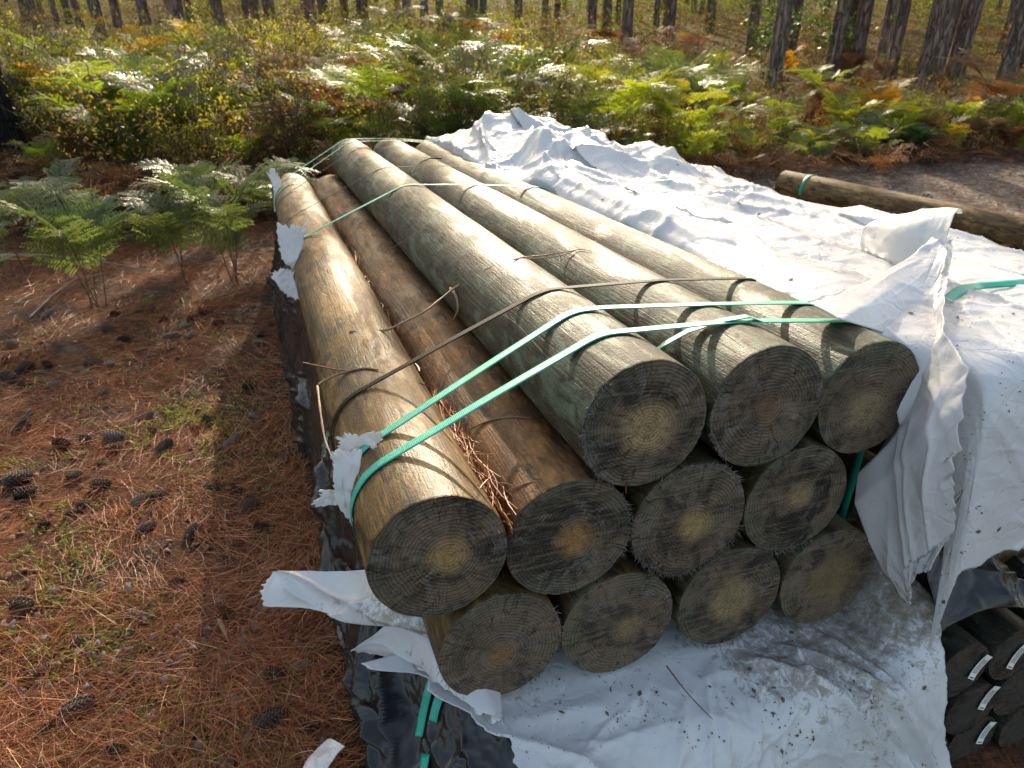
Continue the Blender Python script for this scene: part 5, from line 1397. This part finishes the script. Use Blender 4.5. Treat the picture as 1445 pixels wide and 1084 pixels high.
FL = {'fern': 'green bracken fern in the undergrowth behind the stack', 'fernpale': 'light green young bracken in the sunlit undergrowth', 'fernyel': 'yellowing bracken among the green ferns', 'ferndead': 'dead brown standing bracken among the ferns'}
cnt = {'fern': 0, 'fernpale': 0, 'fernyel': 0, 'ferndead': 0}
tries = 0
while sum(cnt.values()) < 296 and tries < 6000:
    tries += 1
    x0_ = random.uniform(-1, 1); y = 6.2 + 10 * random.random() ** 1.5; x = x0_ * (.80 * y + .6); y = max(y, edge(x) + .1) + .6 * random.random()
    if y < edge(x) or not clear_of_stack(x, y) : continue
    if random.random() > (1. if y < 12 else .7): continue
    if abs(x + .69 * y) < .55 and y < 8: continue                              # keeps the dark trunk in view
    rt = fbm(np.array([x * .5 + 30]), np.array([y * .5 + 10]), 40, 3)[0] + .12 * (x > 2) + random.uniform(-.16, .16)
    m_ = 'fern' if rt < .44 else 'fernpale' if rt < .57 else 'fernyel' if rt < .64 else 'ferndead'
    if cnt[m_] >= 280: continue
    cnt[m_] += 1
    if y > edge(x) + .5 and random.random() < (.68 if x < .8 else .3 if x < 2.5 else .06):
        put('bracken_fern', PT_[m_][random.randrange(3)], x, y, random.uniform(.72, 1.08), FL[m_], 'fern', {'fern': 'green bracken in the undergrowth', 'fernpale': 'young bracken in the undergrowth', 'fernyel': 'yellowing bracken in the undergrowth', 'ferndead': 'dead standing bracken'}[m_]); continue
    put('bracken_fern', PM[m_][random.randrange(4)], x, y, random.uniform(.55, .85) * (1 + .045 * max(0, y - 7)) * float(np.interp(x, [.3, 1.2, 2.5], [1, .82, .62])), FL[m_], 'fern', {'fern': 'green bracken in the undergrowth', 'fernpale': 'young bracken in the undergrowth', 'fernyel': 'yellowing bracken in the undergrowth', 'ferndead': 'dead standing bracken'}[m_])

# low brown tangle of dead fronds along the edge
n_ = 0
while n_ < 95:
    y = random.uniform(5.0, 12.5); x = random.uniform(-.75 * y - .3, .78 * y + .5)
    if y < edge(x) - .35 or not clear_of_stack(x, y, .1): continue
    n_ += 1
    put('dead_fern', DM[n_ % 3], x, y, random.uniform(.7, 1.2), 'fallen dead fern fronds in a brown tangle under the green ferns', 'dead fern', 'tangled dead fern fronds', single=True)
for (px, py, s) in ((200, 262, 1.0), (260, 270, 1.1), (310, 268, 1.0), (150, 275, .9), (235, 240, 1.2), (330, 250, 1.1), (160, 250, 1.1), (280, 250, 1.2), (100, 300, .8), (350, 300, .8), (220, 330, .7)):
    P, t = onground(px, py); put('dead_fern', DM[n_ % 3], P[0], P[1], s, 'fallen dead fern fronds in a brown tangle under the green ferns', 'dead fern', 'tangled dead fern fronds', single=True); n_ += 1
n_ = 0
while n_ < 190:
    y = 6.3 + 10.5 * random.random() ** 1.5; x = random.uniform(-.78 * y - .6, .8 * y + .6); y = max(y, edge(x) + .85)
    if y < edge(x) + .8 or not clear_of_stack(x, y): continue
    if abs(x + .69 * y) < .5 and y < 8: continue
    n_ += 1
    if n_ % 3: put('shrub', SH[n_ % 3], x, y, random.uniform(.75, 1.2) * (.55 if x > 2 else .8 if x > .6 else 1.18), 'small leafy shrub with thin stems among the ferns', 'shrub', 'leafy shrubs among the ferns')
    else: put('shrub', SHT[n_ % 2], x, y, random.uniform(.8, 1.2) * (.6 if x > 2 else 1), 'wiry brown shrub with tiny dry leaves among the ferns', 'shrub', 'wiry dry shrubs among the ferns')
for (px, py, s, k) in ((20, 150, 1.3, 0), (110, 140, 1.25, 1), (160, 150, 1.3, 2), (210, 140, 1.25, 0), (300, 130, 1.3, 1), (400, 140, 1.25, 2), (330, 165, 1.22, 0), (440, 150, 1.25, 1), (480, 165, 1.22, 2), (130, 185, 1.25, 2), (520, 140, 1.25, 0), (610, 130, 1.22, 1), (70, 160, 1.3, 1), (60, 225, 1.25, 0), (95, 210, 1.15, 1), (30, 205, 1.3, 1)):
    P, t = onground(px, py); put('shrub', SHT[k] if s < 1.2 else SH[k % 3], P[0], P[1], s, 'tall leafy shrub standing above the ferns on the left', 'shrub', 'tall leafy shrubs on the left')
for (px, py, s) in ((920, 150, 1.3), (950, 146, 1.4), (985, 150, 1.2), (800, 130, 1.1), (1005, 140, 1.1), (965, 160, 1.2), (770, 120, 1.), (900, 135, 1.2), (1035, 150, 1.1), (845, 128, 1.2)):
    P, t = onground(px, py); put('grass_tuft', GM[n_ % 2], P[0], P[1], s, 'tuft of glinting strap leaved grass behind the white sheet', 'grass tuft', 'strap leaved grass tufts', single=True); n_ += 1
P, t = onground(1075, 112); put('sapling', SAP, P[0], P[1], .95, 'broad leaved sapling with glossy sunlit leaves left of the twin trunks', 'sapling', None)
P, t = onground(1165, 108); put('sapling', SAP, P[0], P[1], .9, 'broad leaved sapling with glossy leaves right of the twin trunks', 'sapling', None)


# ------------------------------------------------------------------ pines
def trunk_mesh(r, h, seed, mat, seg=18, n=40):
    t = np.linspace(0, 1, n) ** 1.5; a = np.linspace(0, 2 * np.pi, seg, endpoint=False)
    A, T = np.meshgrid(a, t, indexing='xy')
    rr = r * (1 - .62 * T) * (1 + .35 * np.exp(-T * h / .22)) * (1 + .10 * (fbm(np.cos(A) * 3 + seed, np.sin(A) * 3 + T * h * .8, seed, 3) - .5) + .16 * (fbm(A * 3.2, T * h * 1.3 + seed, seed + 3, 3) - .5))
    bx = .02 * h * np.sin(T * 2.2 + seed) * T; by = .014 * h * np.sin(T * 3 + seed * 2) * T
    return mesh('trunk', np.stack([rr * np.cos(A) + bx, rr * np.sin(A) + by, T * h - .12], -1).reshape(-1, 3), gridF(n, seg, True), mat)


def crown_mesh(seed, n=190, rx=1.4, hz=6.):
    r = np.random.default_rng(seed); lm = MB()
    nb = 20; 
    zb = r.uniform(0, 1, nb); az = r.uniform(0, 6.28, nb); ln = rx * (1.15 - .9 * zb) * r.uniform(.6, 1.1, nb)
    for z, a, l in zip(zb, az, ln):
        m = max(4, int(n / nb)); q = r.uniform(.35, 1, m)
        C = np.stack([np.cos(a) * l * q, np.sin(a) * l * q, z * hz + .35 * l * q], -1) + r.normal(0, .16, (m, 3))
        d = r.normal(0, 1, (m, 3)); d /= np.linalg.norm(d, axis=1)[:, None]; s = np.cross(d, r.normal(0, 1, (m, 3))); s /= np.linalg.norm(s, axis=1)[:, None]
        L_ = r.uniform(.14, .32, m)[:, None]
        v = np.stack([C - d * L_, C + s * L_ * .32, C + d * L_, C - s * L_ * .32], 1); lm.add(v.reshape(-1, 3), np.arange(m * 4).reshape(m, 4))
        lm.tube(np.array([[0, 0, z * hz], [np.cos(a) * l * .6, np.sin(a) * l * .6, z * hz + .2 * l], [np.cos(a) * l, np.sin(a) * l, z * hz + .35 * l]]), [.035, .02, .008], 4)
    return lm.mesh('crown', M['crown'], False)


CRW = [crown_mesh(k) for k in (1, 2, 3)]
SUN_AZ, SUN_EL = rad(-1.), rad(26.)


def tree(x, y, r, h, label, group=None, mat='bark', seed=0, crown0=None, me=None):
    z = float(gz(x, y)); e = empty('pine_tree', loc=(x, y, z)); tag(e, label, 'tree', group)
    c0 = crown0 or h * .66
    if abs(x - 1) < 10 and y < 66: c0 = max(c0, math.tan(SUN_EL) * y + 2.2)
    h = max(h, c0 + 4.5)
    tk = link('trunk', me or trunk_mesh(r, h, seed, M[mat]), e)
    if me: tk.scale = (1, 1, h / 21)
    mw = Matrix.Translation((.02 * h * math.sin(2.2 * c0 / h + seed) * c0 / h, 0, c0)) @ Matrix.Rotation(seed * 1.7, 4, 'Z') @ Matrix.Diagonal((1, 1, (h - c0) / 6.3, 1))
    link('crown', CRW[seed % 3], e, mw)
    return e


TREES = [(15, 228, 52, 'dark rough pine trunk cut by the left edge beside the ferns', 'barkdark'), (257, 66, 20, 'slim dark pine trunk in front of the red bare patch at left', 'bark'), (170, 50, 13, 'thin pine trunk at the left edge of the red bare patch', 'bark'), (361, 56, 36, 'thick pine trunk behind the left ferns', 'bark'),
         (441, 50, 18, 'pine trunk, left one of a close pair behind the far pole ends', 'bark'), (460, 46, 15, 'pine trunk, right one of a close pair behind the far pole ends', 'bark'), (514, 38, 16, 'dark pine trunk above the far tips of the top poles', 'bark'), (487, 30, 11, 'thin pine trunk left of the dark one above the pole tips', 'bark'), (575, 34, 13, 'pine trunk standing above the second top pole', 'bark'),
         (600, 36, 12, 'slightly bent pine trunk above the third top pole', 'bark'), (622, 45, 11, 'straight pine trunk with bright gap on its left, mid distance', 'bark'), (664, 45, 10, 'pine trunk directly above the left part of the white sheet', 'bark'), (683, 49, 11, 'tapering dark pine trunk above the white mound', 'bark'), (731, 47, 12, 'pine trunk above the peak of the white mound', 'bark'), (768, 42, 9, 'slim pine trunk right of the white mound peak', 'bark'),
         (785, 62, 9, 'reddish slim pine trunk in front of the middle row', 'bark'), (834, 66, 13, 'reddish brown pine trunk left of the grassy clearing', 'bark'), (883, 84, 16, 'pine trunk with dark foot standing nearest to the grass tufts', 'bark'), (1091, 122, 21, 'leaning twin pine trunk, left stem, beside the glossy sapling', 'bark'), (1110, 100, 17, 'leaning twin pine trunk, right stem, beside the glossy sapling', 'bark'),
         (1170, 112, 20, 'pine trunk, first of the three close together right of the sapling', 'bark'), (1184, 104, 17, 'reddish pine trunk, middle of the three right of the sapling', 'bark'), (1203, 110, 19, 'pine trunk, third of the three right of the sapling', 'bark'), (1240, 98, 14, 'pine trunk behind a dead fern spray, left of a larger one', 'bark'), (1254, 116, 16, 'pine trunk rising behind brown fern sprays', 'bark'),
         (1305, 128, 33, 'thickest pine trunk of the right group, bark grey and furrowed', 'bark'), (1322, 118, 19, 'narrow pine trunk squeezed between two thick ones on the right', 'bark'), (1340, 124, 26, 'thick reddish pine trunk with a sunlit left edge', 'bark'), (1408, 143, 22, 'leaning pine trunk near the right edge, foot visible', 'bark'), (1436, 122, 15, 'reddish pine trunk cut by the right edge', 'bark')]
for i, (px, py, wpx, lab, mt_) in enumerate(TREES):
    P, t = onground(px, py)
    r = float(np.clip(.5 * wpx * t / FPX, .09, .24))
    h = 19 + (i * 37 % 50) / 10
    tree(P[0], P[1], r / 1.02, h, lab, 'pines with their own label behind the stack' if False else None, mt_, i, crown0=max(h * .62, 12.5))
TM = [trunk_mesh(rr_, 21, 60 + k, M['bark'], 12, 26) for k, rr_ in enumerate((.10, .125, .15))]
random.seed(5)
n_ = 0
spots = []
while n_ < 190:
    y = random.uniform(19, 85) if n_ > 60 else random.uniform(19, 38); x = random.uniform(-.80 * y, .82 * y)
    if any((x - a) ** 2 + (y - b) ** 2 < 2.4 for a, b in spots): continue
    # keep the sun's corridor to the stack thin
    dx = x - math.tan(SUN_AZ) * y
    if abs(dx + .6) < 3.4 and 17 < y < 95: 
        if random.random() < .93: continue
    spots.append((x, y)); n_ += 1
    tree(x, y, 0, 21, 'slim far pine trunk among the rows of the plantation', 'far pines of the plantation', 'bark', n_, crown0=14., me=TM[n_ % 3])

def cover(n, mat, name, label, seed, size, hmax):
    r = np.random.default_rng(seed); y = 5.4 + 12 * r.random(n) ** 1.6; x = (r.random(n) * 2 - 1) * y * .84
    q = np.stack([x, y, 0 * x], -1) - O; u, w = q @ U, q @ D
    ok = (y > np.interp(x, [-6, -3.2, -2, -1.2, 0, 1.5, 3, 5, 8], [4.8, 5.3, 5.9, 6.0, 6.2, 7.0, 7.7, 8.2, 8.8]) + .5) & ~((u > -.3) & (u < 4.3) & (w > .5) & (w < 4.9))
    cl = fbm(x * 1.1 + 40, y * 1.1 + 20, seed, 3); ok &= (cl > .45) & ~((np.abs(x + .69 * y) < .55) & (y < 8.4))
    x, y, cl = x[ok], y[ok], cl[ok]; n = len(x)
    z = gz(x, y) + r.random(n) * hmax * sstep(.42, .62, cl)
    z = z - (z - gz(x, y)) * .6 * sstep(.6, 2.6, x)
    C = np.stack([x, y, z], -1); d = r.normal(0, 1, (n, 3)); d /= np.linalg.norm(d, axis=1)[:, None]; s = np.cross(d, r.normal(0, 1, (n, 3)) + [0, 0, 1.]); s /= np.linalg.norm(s, axis=1)[:, None]
    L_ = (size * r.uniform(.5, 1.5, n))[:, None]
    v = np.stack([C - d * L_, C + s * L_ * .4, C + d * L_, C - s * L_ * .4], 1)
    return tag(link(name, mesh(name, v.reshape(-1, 3), np.arange(n * 4).reshape(n, 4), mat, False)), label, 'undergrowth', None, 'stuff')


cover(120000, M['shrub'], 'undergrowth_leaves', 'small green leaves filling the undergrowth between the ferns', 3, .018, 1.25)
cover(70000, M['fernyel'], 'yellow_undergrowth', 'yellowing small leaves in the undergrowth', 8, .015, 1.1)
cover(30000, M['ferndead'], 'brown_undergrowth', 'dry brown leaves and bits in the undergrowth', 14, .022, .8)

# distant undergrowth and woodland edge, too many plants to count
def leafmass(n, xr, yr, zfun, size, mat, name, label, seed):
    r = np.random.default_rng(seed)
    y = r.uniform(*yr, n); x = (r.random(n) * 2 - 1) * y * .86
    keep = (fbm(x * .35 + 40, y * .35 + 20, seed, 3) > .44) & ~((y > 16) & (y < 27) & (x > -.60 * y) & (x < -.38 * y)); x, y = x[keep], y[keep]; n = len(x)
    z = gz(x, y) + zfun(r, n, x, y)
    C = np.stack([x, y, z], -1); d = r.normal(0, 1, (n, 3)); d /= np.linalg.norm(d, axis=1)[:, None]; s = np.cross(d, r.normal(0, 1, (n, 3))); s /= np.linalg.norm(s, axis=1)[:, None]
    L_ = (size * r.uniform(.5, 1.4, n))[:, None]
    v = np.stack([C - d * L_, C + s * L_ * .45, C + d * L_, C - s * L_ * .45], 1)
    return tag(link(name, mesh(name, v.reshape(-1, 3), np.arange(n * 4).reshape(n, 4), mat, False)), label, 'undergrowth', None, 'stuff')


leafmass(60000, 0, (16, 40), lambda r, n, x, y: r.random(n) ** 1.5 * (.35 + 1.1 * fbm(x * .5 + 9, y * .5, 3, 2)), .045, M['farleaf'], 'distant_undergrowth', 'sunlit green undergrowth between the far trunks', 3)
leafmass(36000, 0, (15, 36), lambda r, n, x, y: r.random(n) ** 1.5 * (.3 + .9 * fbm(x * .5 + 29, y * .5, 3, 2)), .04, M['ferndead'], 'distant_brush', 'brown dry brush between the far trunks', 5)
leafmass(80000, 0, (38, 95), lambda r, n, x, y: r.random(n) ** 1.3 * (2. + 4. * fbm(x * .2 + 9, y * .2, 7, 2)), .11, M['farleaf'], 'far_woodland', 'light green woodland closing the view beyond the trunks', 7)
leafmass(50000, 0, (60, 110), lambda r, n, x, y: r.random(n) * 11., .2, M['crown'], 'far_foliage', 'dark far foliage of the plantation', 9)

# ------------------------------------------------------------------ light, sky, camera
wd = bpy.data.worlds.new('World'); SC.world = wd; wd.use_nodes = True
nt = wd.node_tree; nt.nodes.clear()
sky = nt.nodes.new('ShaderNodeTexSky'); sky.sky_type = 'NISHITA'; sky.sun_disc = False
sky.sun_elevation = SUN_EL; sky.sun_rotation = SUN_AZ
bg = nt.nodes.new('ShaderNodeBackground'); bg.inputs[1].default_value = .15
ow = nt.nodes.new('ShaderNodeOutputWorld'); sky.dust_density = 4.; sky.ozone_density = .4; tm = nt.nodes.new('ShaderNodeMix'); tm.data_type = 'RGBA'; tm.blend_type = 'MULTIPLY'; tm.inputs[0].default_value = 1; tm.inputs[7].default_value = (1., .92, .80, 1); nt.links.new(sky.outputs[0], tm.inputs[6]); nt.links.new(tm.outputs[2], bg.inputs[0]); nt.links.new(bg.outputs[0], ow.inputs[0])
sl = bpy.data.lights.new('sun', 'SUN'); sl.energy = 3.05; sl.angle = rad(.55); sl.color = (1., .87, .68)
so = bpy.data.objects.new('sun', sl); COL.objects.link(so)
sd = Vector((math.sin(SUN_AZ) * math.cos(SUN_EL), math.cos(SUN_AZ) * math.cos(SUN_EL), math.sin(SUN_EL)))
so.rotation_euler = sd.to_track_quat('Z', 'Y').to_euler(); so.location = (3, 20, 15)

cam = bpy.data.cameras.new('camera'); co_ = bpy.data.objects.new('camera', cam); COL.objects.link(co_)
co_.location = (0, 0, CH); co_.rotation_euler = (rad(90) - PT, 0, 0)
cam.sensor_width = 36; cam.lens = 36 * FPX / 1445; cam.clip_end = 500; cam.clip_start = .05
cam.dof.use_dof = True; cam.dof.focus_distance = 1.45; cam.dof.aperture_fstop = cam.lens / 3.6
SC.camera = co_
SC.render.engine = 'CYCLES'; SC.cycles.use_denoising = True
SC.cycles.max_bounces = 8; SC.cycles.transparent_max_bounces = 4; SC.cycles.sample_clamp_indirect = 6
vs_ = SC.view_settings; vs_.view_transform = 'Standard'; vs_.look = 'None'; vs_.gamma = 1; vs_.use_curve_mapping = False
vs_.exposure = 1.55
